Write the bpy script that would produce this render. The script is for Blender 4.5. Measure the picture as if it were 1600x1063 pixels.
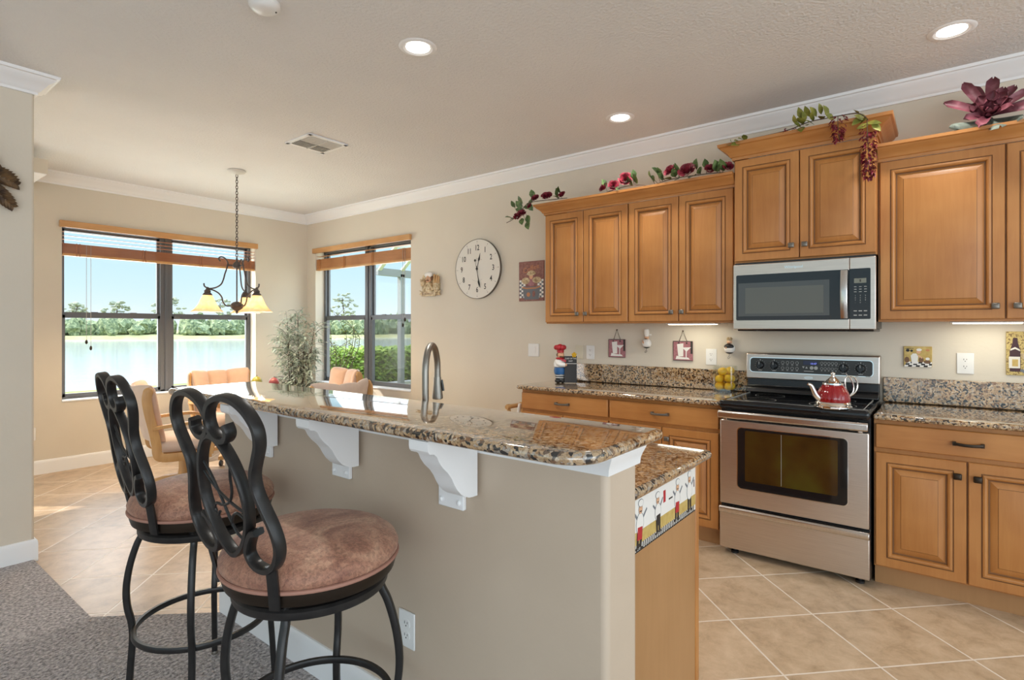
import bpy, bmesh, math, random
from mathutils import Vector, Matrix, noise

for o in list(bpy.data.objects):
    bpy.data.objects.remove(o, do_unlink=True)
S = bpy.context.scene
COL = S.collection
PI = math.pi

# ------------------------------------------------------------------ camera
cd = bpy.data.cameras.new('camera')
cam = bpy.data.objects.new('camera', cd)
COL.objects.link(cam)
cam.location = (0, 0, 1.34)
cam.rotation_euler = (PI / 2, 0, math.radians(-52.0))
cd.sensor_width = 36.0
cd.lens = 36.0 * 864 / 1600
cd.shift_y = -18.5 / 1600
cd.clip_start = 0.05
cd.clip_end = 1000
S.camera = cam

# ------------------------------------------------------------------ exposure
S.view_settings.view_transform = 'Standard'
S.view_settings.look = 'None'
S.view_settings.gamma = 1.0
S.view_settings.use_curve_mapping = False
S.view_settings.exposure = 0.14

# ------------------------------------------------------------------ world (sky)
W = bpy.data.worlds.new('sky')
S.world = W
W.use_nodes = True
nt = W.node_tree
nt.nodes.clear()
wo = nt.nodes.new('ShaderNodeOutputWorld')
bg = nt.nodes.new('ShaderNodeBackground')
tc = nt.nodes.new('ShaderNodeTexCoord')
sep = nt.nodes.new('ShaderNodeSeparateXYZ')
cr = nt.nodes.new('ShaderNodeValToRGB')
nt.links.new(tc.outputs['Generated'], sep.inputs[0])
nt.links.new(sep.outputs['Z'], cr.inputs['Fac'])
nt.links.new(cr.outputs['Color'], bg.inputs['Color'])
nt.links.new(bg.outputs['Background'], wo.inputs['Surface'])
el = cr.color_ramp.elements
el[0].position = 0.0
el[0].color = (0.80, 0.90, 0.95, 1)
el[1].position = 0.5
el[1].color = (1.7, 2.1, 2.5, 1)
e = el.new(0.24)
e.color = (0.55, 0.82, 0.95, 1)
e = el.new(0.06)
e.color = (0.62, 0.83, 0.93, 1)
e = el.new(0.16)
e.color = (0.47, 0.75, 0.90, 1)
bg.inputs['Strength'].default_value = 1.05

# ------------------------------------------------------------------ sun, window daylight and added fill areas
def add_light(name, kind, loc, energy, color=(1, 1, 1), direction=None, size=None, size_y=None, angle=None, spot=None, radius=None):
    ld = bpy.data.lights.new(name, kind)
    ld.energy = energy
    ld.color = color
    if kind == 'AREA':
        ld.shape = 'RECTANGLE' if size_y else 'SQUARE'
        ld.size = size
        if size_y:
            ld.size_y = size_y
    if angle is not None:
        ld.angle = angle
    if spot:
        ld.spot_size = spot[0]
        ld.spot_blend = spot[1]
    if radius is not None:
        ld.shadow_soft_size = radius
    lo = bpy.data.objects.new(name, ld)
    COL.objects.link(lo)
    lo.location = loc
    if direction is not None:
        lo.rotation_euler = Vector(direction).to_track_quat('-Z', 'Y').to_euler()
    return lo

SUN_DIR = (0.55, -0.68, -0.62)
add_light('sun', 'SUN', (0, 10, 10), 4.8, (1.0, 0.93, 0.82), SUN_DIR, angle=0.012)
# two added fill lights behind the camera
add_light('fill_light_behind_left', 'AREA', (-3.2, -3.6, 1.55), 106, (0.92, 0.96, 1.0), (0.66, 0.72, 0.12), 4.4, 2.4)
add_light('fill_light_behind', 'AREA', (0.9, -3.9, 1.50), 48, (0.92, 0.96, 1.0), (0.06, 1.0, 0.08), 3.0, 2.2)

# bright lake and sky light falling through the two nook windows
add_light('daylight_far_window', 'AREA', (2.42, 6.98, 1.40), 46, (0.97, 0.985, 1.0), (-0.05, -1, 0.42), 2.0, 1.7)
add_light('daylight_side_window', 'AREA', (4.50, 5.44, 1.40), 19, (0.97, 0.985, 1.0), (-1, -0.1, 0.12), 2.0, 1.7)

add_light('fill_light_nook', 'AREA', (-1.75, 5.25, 1.20), 27, (0.97, 0.985, 1.0), (1, 0.15, 0.12), 1.7, 2.0)  # added fill to brighten the far wall; no door is built here

# ------------------------------------------------------------------ materials
def new_mat(name):
    m = bpy.data.materials.new(name)
    m.use_nodes = True
    n = m.node_tree
    b = n.nodes['Principled BSDF']
    return m, n, b

def mat(name, col, rough=0.5, metal=0.0, spec=0.5, emit=None, estr=0.0, alpha=None, coat=0.0, trans=0.0, ior=None, sheen=0.0):
    m, n, b = new_mat(name)
    b.inputs['Base Color'].default_value = (*col, 1)
    b.inputs['Roughness'].default_value = rough
    b.inputs['Metallic'].default_value = metal
    b.inputs['Specular IOR Level'].default_value = spec
    b.inputs['Coat Weight'].default_value = coat
    b.inputs['Transmission Weight'].default_value = trans
    b.inputs['Sheen Weight'].default_value = sheen
    if ior:
        b.inputs['IOR'].default_value = ior
    if emit:
        b.inputs['Emission Color'].default_value = (*emit, 1)
        b.inputs['Emission Strength'].default_value = estr
    return m

def tex_coord(n, scale=(1, 1, 1), rot=(0, 0, 0), loc=(0, 0, 0), kind='Object'):
    t = n.nodes.new('ShaderNodeTexCoord')
    mp = n.nodes.new('ShaderNodeMapping')
    mp.inputs['Scale'].default_value = scale
    mp.inputs['Rotation'].default_value = rot
    mp.inputs['Location'].default_value = loc
    n.links.new(t.outputs[kind], mp.inputs['Vector'])
    return mp.outputs['Vector']

def noise_node(n, vec, scale, detail=3, rough=0.5, dist=0.0):
    t = n.nodes.new('ShaderNodeTexNoise')
    t.inputs['Scale'].default_value = scale
    t.inputs['Detail'].default_value = detail
    t.inputs['Roughness'].default_value = rough
    t.inputs['Distortion'].default_value = dist
    n.links.new(vec, t.inputs['Vector'])
    return t

def ramp(n, fac, stops, interp='LINEAR'):
    r = n.nodes.new('ShaderNodeValToRGB')
    r.color_ramp.interpolation = interp
    es = r.color_ramp.elements
    es[0].position, es[0].color = stops[0][0], (*stops[0][1], 1)
    es[1].position, es[1].color = stops[-1][0], (*stops[-1][1], 1)
    for p, c in stops[1:-1]:
        q = es.new(p)
        q.color = (*c, 1)
    n.links.new(fac, r.inputs['Fac'])
    return r.outputs['Color']

def bump(n, b, height, strength, dist=0.01):
    bp = n.nodes.new('ShaderNodeBump')
    bp.inputs['Strength'].default_value = strength
    bp.inputs['Distance'].default_value = dist
    n.links.new(height, bp.inputs['Height'])
    n.links.new(bp.outputs['Normal'], b.inputs['Normal'])

def mottled(name, stops, scale, rough=0.6, detail=3, stretch=(1, 1, 1), bump_s=0.0, bump_scale=None, bump_d=0.01, coat=0.0, metal=0.0, spec=0.5, dist=0.0, coat_rough=0.1, sheen=0.0):
    m, n, b = new_mat(name)
    v = tex_coord(n, stretch)
    t = noise_node(n, v, scale, detail, dist=dist)
    n.links.new(ramp(n, t.outputs['Fac'], stops), b.inputs['Base Color'])
    b.inputs['Roughness'].default_value = rough
    b.inputs['Coat Weight'].default_value = coat
    b.inputs['Coat Roughness'].default_value = coat_rough
    b.inputs['Metallic'].default_value = metal
    b.inputs['Specular IOR Level'].default_value = spec
    b.inputs['Sheen Weight'].default_value = sheen
    if bump_s:
        t2 = noise_node(n, v, bump_scale or scale, 3)
        bump(n, b, t2.outputs['Fac'], bump_s, bump_d)
    return m

def wood(name, dark, light, axis='z', rough=0.42, coat=0.10, scale=1.0):
    st = {'z': (14, 14, 1.2), 'y': (14, 1.2, 14), 'x': (1.2, 14, 14)}[axis]
    m, n, b = new_mat(name)
    v = tex_coord(n, tuple(s * scale for s in st))
    t = noise_node(n, v, 3.0, 4, 0.6, 0.6)
    v2 = tex_coord(n, (1, 1, 1))
    t2 = noise_node(n, v2, 3.5, 2)
    mx = n.nodes.new('ShaderNodeMath')
    mx.operation = 'MULTIPLY_ADD'
    mx.inputs[1].default_value = 0.34
    n.links.new(t.outputs['Fac'], mx.inputs[0])
    m2 = n.nodes.new('ShaderNodeMath')
    m2.operation = 'MULTIPLY'
    m2.inputs[1].default_value = 0.66
    n.links.new(t2.outputs['Fac'], m2.inputs[0])
    n.links.new(m2.outputs[0], mx.inputs[2])
    n.links.new(ramp(n, mx.outputs[0], [(0.32, dark), (0.66, light)]), b.inputs['Base Color'])
    b.inputs['Roughness'].default_value = rough
    b.inputs['Coat Weight'].default_value = coat
    b.inputs['Coat Roughness'].default_value = 0.22
    return m

def granite(name):
    m, n, b = new_mat(name)
    v = tex_coord(n)
    nz = noise_node(n, v, 34, 2)
    add = n.nodes.new('ShaderNodeMixRGB')
    add.blend_type = 'ADD'
    add.inputs['Fac'].default_value = 0.028
    n.links.new(v, add.inputs['Color1'])
    n.links.new(nz.outputs['Color'], add.inputs['Color2'])
    vo = n.nodes.new('ShaderNodeTexVoronoi')
    vo.inputs['Scale'].default_value = 112
    n.links.new(add.outputs['Color'], vo.inputs['Vector'])
    sp = n.nodes.new('ShaderNodeSeparateColor')
    n.links.new(vo.outputs['Color'], sp.inputs['Color'])
    c1 = ramp(n, sp.outputs['Red'], [(0.0, (0.52, 0.365, 0.21)), (0.28, (0.43, 0.285, 0.15)), (0.42, (0.62, 0.49, 0.34)), (0.54, (0.24, 0.125, 0.06)), (0.63, (0.40, 0.35, 0.29)), (0.72, (0.018, 0.015, 0.013)), (0.91, (0.17, 0.115, 0.075))], 'CONSTANT')
    nl = noise_node(n, v, 7, 2)
    n2 = noise_node(n, v, 150, 3, 0.7)
    c2 = ramp(n, n2.outputs['Fac'], [(0.32, (0.30, 0.24, 0.2)), (0.55, (1, 1, 1))])
    mu = n.nodes.new('ShaderNodeMixRGB')
    mu.blend_type = 'MULTIPLY'
    mu.inputs['Fac'].default_value = 0.7
    n.links.new(c1, mu.inputs['Color1'])
    n.links.new(c2, mu.inputs['Color2'])
    c3 = ramp(n, nl.outputs['Fac'], [(0.35, (0.86, 0.86, 0.88)), (0.65, (1.12, 1.06, 0.98))])
    mu2 = n.nodes.new('ShaderNodeMixRGB')
    mu2.blend_type = 'MULTIPLY'
    mu2.inputs['Fac'].default_value = 1.0
    n.links.new(mu.outputs['Color'], mu2.inputs['Color1'])
    n.links.new(c3, mu2.inputs['Color2'])
    n.links.new(mu2.outputs['Color'], b.inputs['Base Color'])
    b.inputs['Roughness'].default_value = 0.08
    b.inputs['Specular IOR Level'].default_value = 0.6
    b.inputs['Coat Weight'].default_value = 1.0
    b.inputs['Coat IOR'].default_value = 1.6
    b.inputs['Coat Roughness'].default_value = 0.015
    return m

def tile_floor(name):
    m, n, b = new_mat(name)
    v = tex_coord(n)
    def math_n(op, a, bv=None, c=None):
        q = n.nodes.new('ShaderNodeMath')
        q.operation = op
        for i, x in enumerate((a, bv, c)):
            if x is None:
                continue
            if isinstance(x, (int, float)):
                q.inputs[i].default_value = x
            else:
                n.links.new(x, q.inputs[i])
        return q.outputs[0]
    s = n.nodes.new('ShaderNodeSeparateXYZ')
    n.links.new(v, s.inputs[0])
    T = 0.4105
    r2 = math.sqrt(2)
    u = math_n('MULTIPLY_ADD', math_n('ADD', s.outputs['X'], s.outputs['Y']), 1 / (r2 * T), -1.989 / T + 100)
    w = math_n('MULTIPLY_ADD', math_n('SUBTRACT', s.outputs['X'], s.outputs['Y']), 1 / (r2 * T), -2.122 / T + 100)
    fu, fw = math_n('FRACT', u), math_n('FRACT', w)
    eu = math_n('MINIMUM', fu, math_n('SUBTRACT', 1.0, fu))
    ew = math_n('MINIMUM', fw, math_n('SUBTRACT', 1.0, fw))
    ed = math_n('MINIMUM', eu, ew)
    groutf = ramp(n, ed, [(0.0075, (1, 1, 1)), (0.0115, (0, 0, 0))])
    cid = n.nodes.new('ShaderNodeCombineXYZ')
    n.links.new(math_n('FLOOR', u), cid.inputs[0])
    n.links.new(math_n('FLOOR', w), cid.inputs[1])
    wn = n.nodes.new('ShaderNodeTexWhiteNoise')
    n.links.new(cid.outputs[0], wn.inputs['Vector'])
    shift = n.nodes.new('ShaderNodeVectorMath')
    shift.operation = 'MULTIPLY_ADD'
    shift.inputs[1].default_value = (7, 7, 7)
    n.links.new(wn.outputs['Color'], shift.inputs[0])
    n.links.new(v, shift.inputs[2])
    n1 = noise_node(n, shift.outputs[0], 9.0, 9, 0.72, 0.3)
    c1 = ramp(n, n1.outputs['Fac'], [(0.30, (0.37, 0.255, 0.155)), (0.48, (0.53, 0.38, 0.245)), (0.68, (0.64, 0.48, 0.33))])
    hv = n.nodes.new('ShaderNodeMixRGB')
    hv.blend_type = 'MULTIPLY'
    hv.inputs['Fac'].default_value = 1.0
    n.links.new(c1, hv.inputs['Color1'])
    n.links.new(ramp(n, wn.outputs['Value'], [(0, (0.93, 0.93, 0.93)), (1, (1.06, 1.05, 1.03))]), hv.inputs['Color2'])
    mix = n.nodes.new('ShaderNodeMixRGB')
    n.links.new(groutf, mix.inputs['Fac'])
    n.links.new(hv.outputs['Color'], mix.inputs['Color1'])
    mix.inputs['Color2'].default_value = (0.80, 0.70, 0.59, 1)
    n.links.new(mix.outputs['Color'], b.inputs['Base Color'])
    b.inputs['Roughness'].default_value = 0.36
    bump(n, b, ramp(n, ed, [(0.005, (0, 0, 0)), (0.016, (1, 1, 1))]), 0.25, 0.004)
    return m

def glass_pane(name, tint=(1, 1, 1), refl=0.06):
    m = bpy.data.materials.new(name)
    m.use_nodes = True
    n = m.node_tree
    n.nodes.clear()
    out = n.nodes.new('ShaderNodeOutputMaterial')
    mx = n.nodes.new('ShaderNodeMixShader')
    tr = n.nodes.new('ShaderNodeBsdfTransparent')
    gl = n.nodes.new('ShaderNodeBsdfGlossy')
    gl.inputs['Roughness'].default_value = 0.02
    tr.inputs['Color'].default_value = (*tint, 1)
    mx.inputs['Fac'].default_value = refl
    n.links.new(tr.outputs[0], mx.inputs[1])
    n.links.new(gl.outputs[0], mx.inputs[2])
    n.links.new(mx.outputs[0], out.inputs['Surface'])
    return m

def screen_mesh(name, col, cover):
    m = bpy.data.materials.new(name)
    m.use_nodes = True
    n = m.node_tree
    n.nodes.clear()
    out = n.nodes.new('ShaderNodeOutputMaterial')
    mx = n.nodes.new('ShaderNodeMixShader')
    tr = n.nodes.new('ShaderNodeBsdfTransparent')
    di = n.nodes.new('ShaderNodeBsdfDiffuse')
    di.inputs['Color'].default_value = (*col, 1)
    mx.inputs['Fac'].default_value = cover
    n.links.new(tr.outputs[0], mx.inputs[1])
    n.links.new(di.outputs[0], mx.inputs[2])
    n.links.new(mx.outputs[0], out.inputs['Surface'])
    return m

def leafy(name, c1, c2, scale=20, trans=0.25):
    m, n, b = new_mat(name)
    v = tex_coord(n)
    t = noise_node(n, v, scale, 2)
    n.links.new(ramp(n, t.outputs['Fac'], [(0.3, c1), (0.7, c2)]), b.inputs['Base Color'])
    b.inputs['Roughness'].default_value = 0.5
    return m

def lamp_glass(name):
    m = bpy.data.materials.new(name)
    m.use_nodes = True
    n = m.node_tree
    n.nodes.clear()
    out = n.nodes.new('ShaderNodeOutputMaterial')
    mx = n.nodes.new('ShaderNodeMixShader')
    tl = n.nodes.new('ShaderNodeBsdfTranslucent')
    di = n.nodes.new('ShaderNodeBsdfPrincipled')
    di.inputs['Roughness'].default_value = 0.25
    v = tex_coord(n)
    t = noise_node(n, v, 14, 4, 0.6, 1.2)
    c = ramp(n, t.outputs['Fac'], [(0.3, (0.97, 0.76, 0.50)), (0.7, (1.0, 0.92, 0.78))])
    n.links.new(c, tl.inputs['Color'])
    n.links.new(c, di.inputs['Base Color'])
    mx.inputs['Fac'].default_value = 0.45
    n.links.new(tl.outputs[0], mx.inputs[1])
    n.links.new(di.outputs[0], mx.inputs[2])
    n.links.new(mx.outputs[0], out.inputs['Surface'])
    return m

M = {}
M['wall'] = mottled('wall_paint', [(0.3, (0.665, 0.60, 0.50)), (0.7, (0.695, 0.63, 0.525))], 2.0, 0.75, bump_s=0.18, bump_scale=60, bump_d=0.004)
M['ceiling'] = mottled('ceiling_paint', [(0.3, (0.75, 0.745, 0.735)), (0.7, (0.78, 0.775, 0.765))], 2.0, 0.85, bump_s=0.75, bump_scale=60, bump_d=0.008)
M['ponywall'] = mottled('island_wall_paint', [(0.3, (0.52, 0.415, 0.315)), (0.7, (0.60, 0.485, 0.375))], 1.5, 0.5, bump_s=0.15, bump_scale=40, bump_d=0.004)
M['trim'] = mat('white_trim_paint', (0.86, 0.86, 0.86), 0.4)
M['tile'] = tile_floor('beige_floor_tile')
M['carpet'] = mottled('brown_carpet_pile', [(0.34, (0.18, 0.15, 0.145)), (0.52, (0.50, 0.445, 0.43)), (0.7, (0.80, 0.72, 0.70))], 75, 0.95, 4, bump_s=1.0, bump_scale=85, bump_d=0.03, sheen=0.3)
M['maple'] = wood('honey_maple', (0.39, 0.150, 0.036), (0.52, 0.232, 0.066), 'z')
M['maple_h'] = wood('honey_maple_across', (0.39, 0.150, 0.036), (0.52, 0.232, 0.066), 'y')
M['glaze'] = mat('brown_glaze', (0.19, 0.080, 0.024), 0.45)
M['panel'] = wood('plain_maple_panel', (0.37, 0.19, 0.073), (0.43, 0.228, 0.095), 'z', 0.5, 0.0)
M['oak'] = wood('light_oak', (0.42, 0.22, 0.075), (0.62, 0.37, 0.15), 'z', 0.45, 0.15)
M['granite'] = granite('speckled_granite')
M['steel'] = mottled('brushed_steel', [(0.3, (0.60, 0.54, 0.49)), (0.7, (0.68, 0.62, 0.565))], 6, 0.33, 2, (1, 1, 60), metal=1.0)
M['steel_v'] = mottled('brushed_steel_upright', [(0.3, (0.60, 0.57, 0.54)), (0.7, (0.68, 0.65, 0.62))], 6, 0.22, 2, (40, 40, 1), metal=1.0)
M['nickel'] = mat('brushed_nickel', (0.30, 0.28, 0.25), 0.4, 1.0)
M['chrome'] = mat('polished_chrome', (0.80, 0.79, 0.77), 0.08, 1.0)
M['blackglass'] = mat('black_glass', (0.008, 0.008, 0.009), 0.05, 0, 0.5)
M['black'] = mat('black_enamel', (0.012, 0.012, 0.013), 0.25)
M['panelgrey'] = mat('charcoal_panel', (0.035, 0.035, 0.033), 0.3)
M['bronze'] = mat('dark_bronze', (0.045, 0.033, 0.024), 0.38, 0.85)
M['pewter'] = mat('dark_pewter', (0.20, 0.18, 0.155), 0.4, 0.8)
M['iron'] = mottled('dark_iron', [(0.3, (0.010, 0.009, 0.009)), (0.7, (0.020, 0.018, 0.017))], 30, 0.36, spec=0.4)
M['chandiron'] = mottled('bronze_iron', [(0.3, (0.055, 0.042, 0.038)), (0.7, (0.11, 0.085, 0.07))], 30, 0.5, spec=0.4)
M['frame'] = mat('bronze_window_aluminium', (0.135, 0.14, 0.15), 0.4, 0.3)
M['glass'] = glass_pane('window_glass', (1, 1, 1), 0.006)
M['jarglass'] = glass_pane('jar_glass', (0.97, 0.99, 0.98), 0.10)
M['insect'] = screen_mesh('insect_screen', (0.13, 0.14, 0.14), 0.34)
M['blind'] = wood('orange_blind_wood', (0.33, 0.115, 0.045), (0.48, 0.19, 0.08), 'x', 0.4, 0.2)
M['blind_y'] = wood('orange_blind_wood_side', (0.40, 0.16, 0.05), (0.56, 0.26, 0.10), 'y', 0.4, 0.2)
M['valance'] = wood('golden_valance_wood', (0.50, 0.24, 0.08), (0.64, 0.35, 0.14), 'x', 0.4, 0.2)
M['valance_y'] = wood('golden_valance_wood_side', (0.50, 0.24, 0.08), (0.64, 0.35, 0.14), 'y', 0.4, 0.2)
M['cord'] = mat('blind_cord', (0.45, 0.40, 0.35), 0.8)
M['plate'] = mat('white_plastic', (0.80, 0.79, 0.77), 0.35)
M['almond'] = mat('almond_plastic', (0.66, 0.60, 0.47), 0.4)
M['slot'] = mat('dark_slot', (0.03, 0.03, 0.03), 0.6)
M['lampglow'] = mat('lamp_lens', (1, 1, 1), 0.5, emit=(1, 0.97, 0.92), estr=9)
M['baffle'] = mat('white_baffle', (0.85, 0.84, 0.82), 0.3)
M['ventmetal'] = mat('vent_metal', (0.62, 0.60, 0.55), 0.5)
M['ventdark'] = mat('vent_shadow_gap', (0.22, 0.20, 0.18), 0.8)
M['lampglass'] = lamp_glass('amber_alabaster_glass')
M['bulb'] = mat('warm_bulb', (1, 0.9, 0.7), 0.5, emit=(1, 0.86, 0.62), estr=10)
def suede():
    m, n, b = new_mat('brown_suede')
    v = tex_coord(n)
    t = noise_node(n, v, 7, 5, 0.6, 1.2)
    t2 = noise_node(n, v, 120, 3, 0.6, 0.8)
    c = ramp(n, t.outputs['Fac'], [(0.28, (0.20, 0.076, 0.052)), (0.5, (0.40, 0.20, 0.13)), (0.68, (0.60, 0.37, 0.245))])
    mu = n.nodes.new('ShaderNodeMixRGB')
    mu.blend_type = 'MULTIPLY'
    mu.inputs['Fac'].default_value = 0.7
    n.links.new(c, mu.inputs['Color1'])
    n.links.new(ramp(n, t2.outputs['Fac'], [(0.35, (0.5, 0.48, 0.48)), (0.6, (1.08, 1.05, 1.02))]), mu.inputs['Color2'])
    n.links.new(mu.outputs['Color'], b.inputs['Base Color'])
    b.inputs['Roughness'].default_value = 0.62
    b.inputs['Sheen Weight'].default_value = 0.25
    b.inputs['Sheen Roughness'].default_value = 0.4
    b.inputs['Sheen Tint'].default_value = (0.9, 0.72, 0.64, 1)
    bump(n, b, t2.outputs['Fac'], 0.6, 0.004)
    return m
M['suede'] = suede()
M['piping'] = mat('pink_brown_piping', (0.36, 0.18, 0.13), 0.7)
M['peach'] = mottled('peach_upholstery', [(0.3, (0.57, 0.37, 0.265)), (0.7, (0.63, 0.42, 0.31))], 12, 0.6, sheen=0.4)
M['peachback'] = mottled('pale_peach_upholstery', [(0.3, (0.62, 0.48, 0.39)), (0.7, (0.68, 0.53, 0.43))], 12, 0.7, sheen=0.3)
M['redenamel'] = mat('red_enamel', (0.27, 0.006, 0.010), 0.10, coat=0.4)
M['lemon'] = mottled('lemon_peel', [(0.3, (0.82, 0.44, 0.015)), (0.7, (0.90, 0.56, 0.03))], 18, 0.4, bump_s=0.2, bump_scale=120, bump_d=0.003)
M['rose'] = mottled('red_rose_petals', [(0.3, (0.12, 0.006, 0.016)), (0.7, (0.28, 0.020, 0.040))], 40, 0.55)
M['leaf'] = leafy('green_silk_leaves', (0.035, 0.075, 0.02), (0.15, 0.23, 0.075), 30)
M['leafy2'] = leafy('yellow_green_silk_leaves', (0.09, 0.12, 0.02), (0.36, 0.33, 0.06), 18)
M['berry'] = mottled('dark_red_blossom', [(0.3, (0.10, 0.006, 0.015)), (0.7, (0.26, 0.016, 0.035))], 50, 0.5)
M['brom'] = mottled('plum_petals', [(0.32, (0.085, 0.015, 0.025)), (0.55, (0.17, 0.045, 0.062)), (0.75, (0.40, 0.18, 0.215))], 11, 0.5)
M['bromleaf'] = mottled('grey_green_petals', [(0.3, (0.05, 0.06, 0.05)), (0.7, (0.24, 0.28, 0.23))], 12, 0.5)
M['bamboo'] = leafy('grey_green_leaves', (0.16, 0.21, 0.13), (0.62, 0.66, 0.56), 30)
M['stem'] = mat('brown_stem', (0.09, 0.055, 0.035), 0.7)
M['white'] = mat('white_glaze', (0.82, 0.80, 0.76), 0.35)
M['cream'] = mottled('cream_resin', [(0.3, (0.27, 0.16, 0.07)), (0.55, (0.60, 0.47, 0.28)), (0.7, (0.72, 0.62, 0.43))], 40, 0.5)
M['resinbrown'] = mat('brown_resin', (0.17, 0.085, 0.04), 0.5)
M['skin'] = mat('painted_skin', (0.70, 0.40, 0.24), 0.5)
M['red'] = mat('red_paint', (0.45, 0.02, 0.03), 0.4)
M['blue'] = mat('blue_paint', (0.02, 0.12, 0.33), 0.45)
M['blackpaint'] = mat('black_paint', (0.015, 0.015, 0.016), 0.45)
M['chalk'] = mat('chalkboard', (0.045, 0.045, 0.048), 0.8)
M['yellow'] = mat('yellow_paint', (0.75, 0.45, 0.02), 0.5)
M['pinktile'] = mottled('dusty_pink_glaze', [(0.3, (0.30, 0.11, 0.13)), (0.7, (0.45, 0.20, 0.22))], 60, 0.4)
M['ochre'] = mottled('ochre_glaze', [(0.3, (0.48, 0.32, 0.08)), (0.7, (0.62, 0.47, 0.17))], 40, 0.4)
M['mosaic'] = mottled('speckled_ochre_glaze', [(0.38, (0.16, 0.09, 0.03)), (0.46, (0.50, 0.37, 0.12)), (0.7, (0.60, 0.47, 0.18))], 130, 0.4)
M['wine'] = mat('dark_wine', (0.05, 0.012, 0.015), 0.3)
M['postred'] = mottled('faded_red_print', [(0.3, (0.20, 0.075, 0.065)), (0.7, (0.34, 0.16, 0.13))], 50, 0.6)
M['orangeprint'] = mat('orange_print', (0.55, 0.23, 0.10), 0.6)
M['greyprint'] = mat('slate_print', (0.16, 0.17, 0.19), 0.6)
M['clockface'] = mat('ivory_clock_face', (0.74, 0.70, 0.63), 0.5)
M['ink'] = mat('dark_ink', (0.035, 0.03, 0.028), 0.6)
M['faintink'] = mat('faint_ink', (0.45, 0.40, 0.36), 0.6)
M['wicker'] = mottled('brown_wicker', [(0.3, (0.12, 0.06, 0.03)), (0.7, (0.26, 0.15, 0.07))], 60, 0.7, bump_s=0.6, bump_scale=80)
M['soil'] = mat('potting_moss', (0.06, 0.05, 0.03), 0.9)
M['green_fruit'] = mat('olive_green_fruit_skin', (0.27, 0.25, 0.03), 0.35)
M['plum_fruit'] = mat('dusky_red_fruit_skin', (0.26, 0.06, 0.07), 0.35)
M['bowl'] = mat('dark_wood_bowl', (0.12, 0.06, 0.03), 0.4)
M['display'] = mat('dark_blue_display', (0.02, 0.02, 0.06), 0.2)
M['digits'] = mat('blue_digits', (0.1, 0.1, 0.5), 0.4, emit=(0.25, 0.3, 1.0), estr=1.0)
M['lcd'] = mat('grey_lcd', (0.20, 0.21, 0.17), 0.3)
M['keyprint'] = mat('pale_key_print', (0.45, 0.45, 0.43), 0.5)
M['ovenglass'] = mottled('tinted_oven_glass', [(0.34, (0.022, 0.010, 0.003)), (0.5, (0.050, 0.024, 0.005)), (0.66, (0.070, 0.055, 0.008))], 3.0, 0.06, spec=0.6)
M['mwglass'] = mat('grey_door_glass', (0.055, 0.055, 0.05), 0.08, spec=0.7)
M['mwinner'] = mat('grey_cavity_glass', (0.10, 0.10, 0.085), 0.15, spec=0.6)
M['undercab'] = mat('fluorescent_tube', (1, 1, 1), 0.5, emit=(1.0, 0.93, 0.70), estr=6)
M['lawn'] = mottled('lawn_grass', [(0.3, (0.20, 0.25, 0.05)), (0.7, (0.38, 0.42, 0.12))], 3, 0.9, 5)
M['bank'] = mottled('dry_bank_grass', [(0.3, (0.34, 0.34, 0.14)), (0.7, (0.52, 0.50, 0.26))], 0.4, 0.9, 5)
M['water'] = None
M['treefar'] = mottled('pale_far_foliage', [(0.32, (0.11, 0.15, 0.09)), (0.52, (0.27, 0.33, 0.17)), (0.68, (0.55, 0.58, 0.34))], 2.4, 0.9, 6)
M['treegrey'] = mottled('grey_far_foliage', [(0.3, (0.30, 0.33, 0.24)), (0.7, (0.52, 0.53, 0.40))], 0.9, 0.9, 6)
M['hedge'] = leafy('bright_hedge_leaves', (0.16, 0.30, 0.03), (0.62, 0.76, 0.16), 9)
M['shrub2'] = leafy('yellowing_shrub_leaves', (0.28, 0.30, 0.05), (0.75, 0.62, 0.18), 9)
M['olive'] = leafy('olive_shrub_leaves', (0.10, 0.12, 0.03), (0.30, 0.32, 0.10), 9)
M['concrete'] = mat('pale_concrete', (0.62, 0.60, 0.56), 0.8)
M['mulch'] = mottled('brown_mulch', [(0.3, (0.11, 0.075, 0.05)), (0.7, (0.20, 0.14, 0.10))], 8, 0.95)
M['lanai'] = mat('pale_grey_aluminium', (0.30, 0.31, 0.33), 0.5)
M['lanaiwhite'] = mat('white_aluminium', (0.72, 0.72, 0.72), 0.5)
M['palm'] = mottled('antique_bronze_fronds', [(0.3, (0.03, 0.015, 0.008)), (0.7, (0.16, 0.09, 0.035))], 25, 0.5, metal=0.5)

def water_mat():
    m, n, b = new_mat('lake_water')
    b.inputs['Base Color'].default_value = (0.58, 0.62, 0.64, 1)
    b.inputs['Roughness'].default_value = 0.1
    v = tex_coord(n, (0.35, 1.1, 1))
    t = noise_node(n, v, 1.2, 4, 0.6)
    bump(n, b, t.outputs['Fac'], 0.06, 0.2)
    return m
M['water'] = water_mat()

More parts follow.
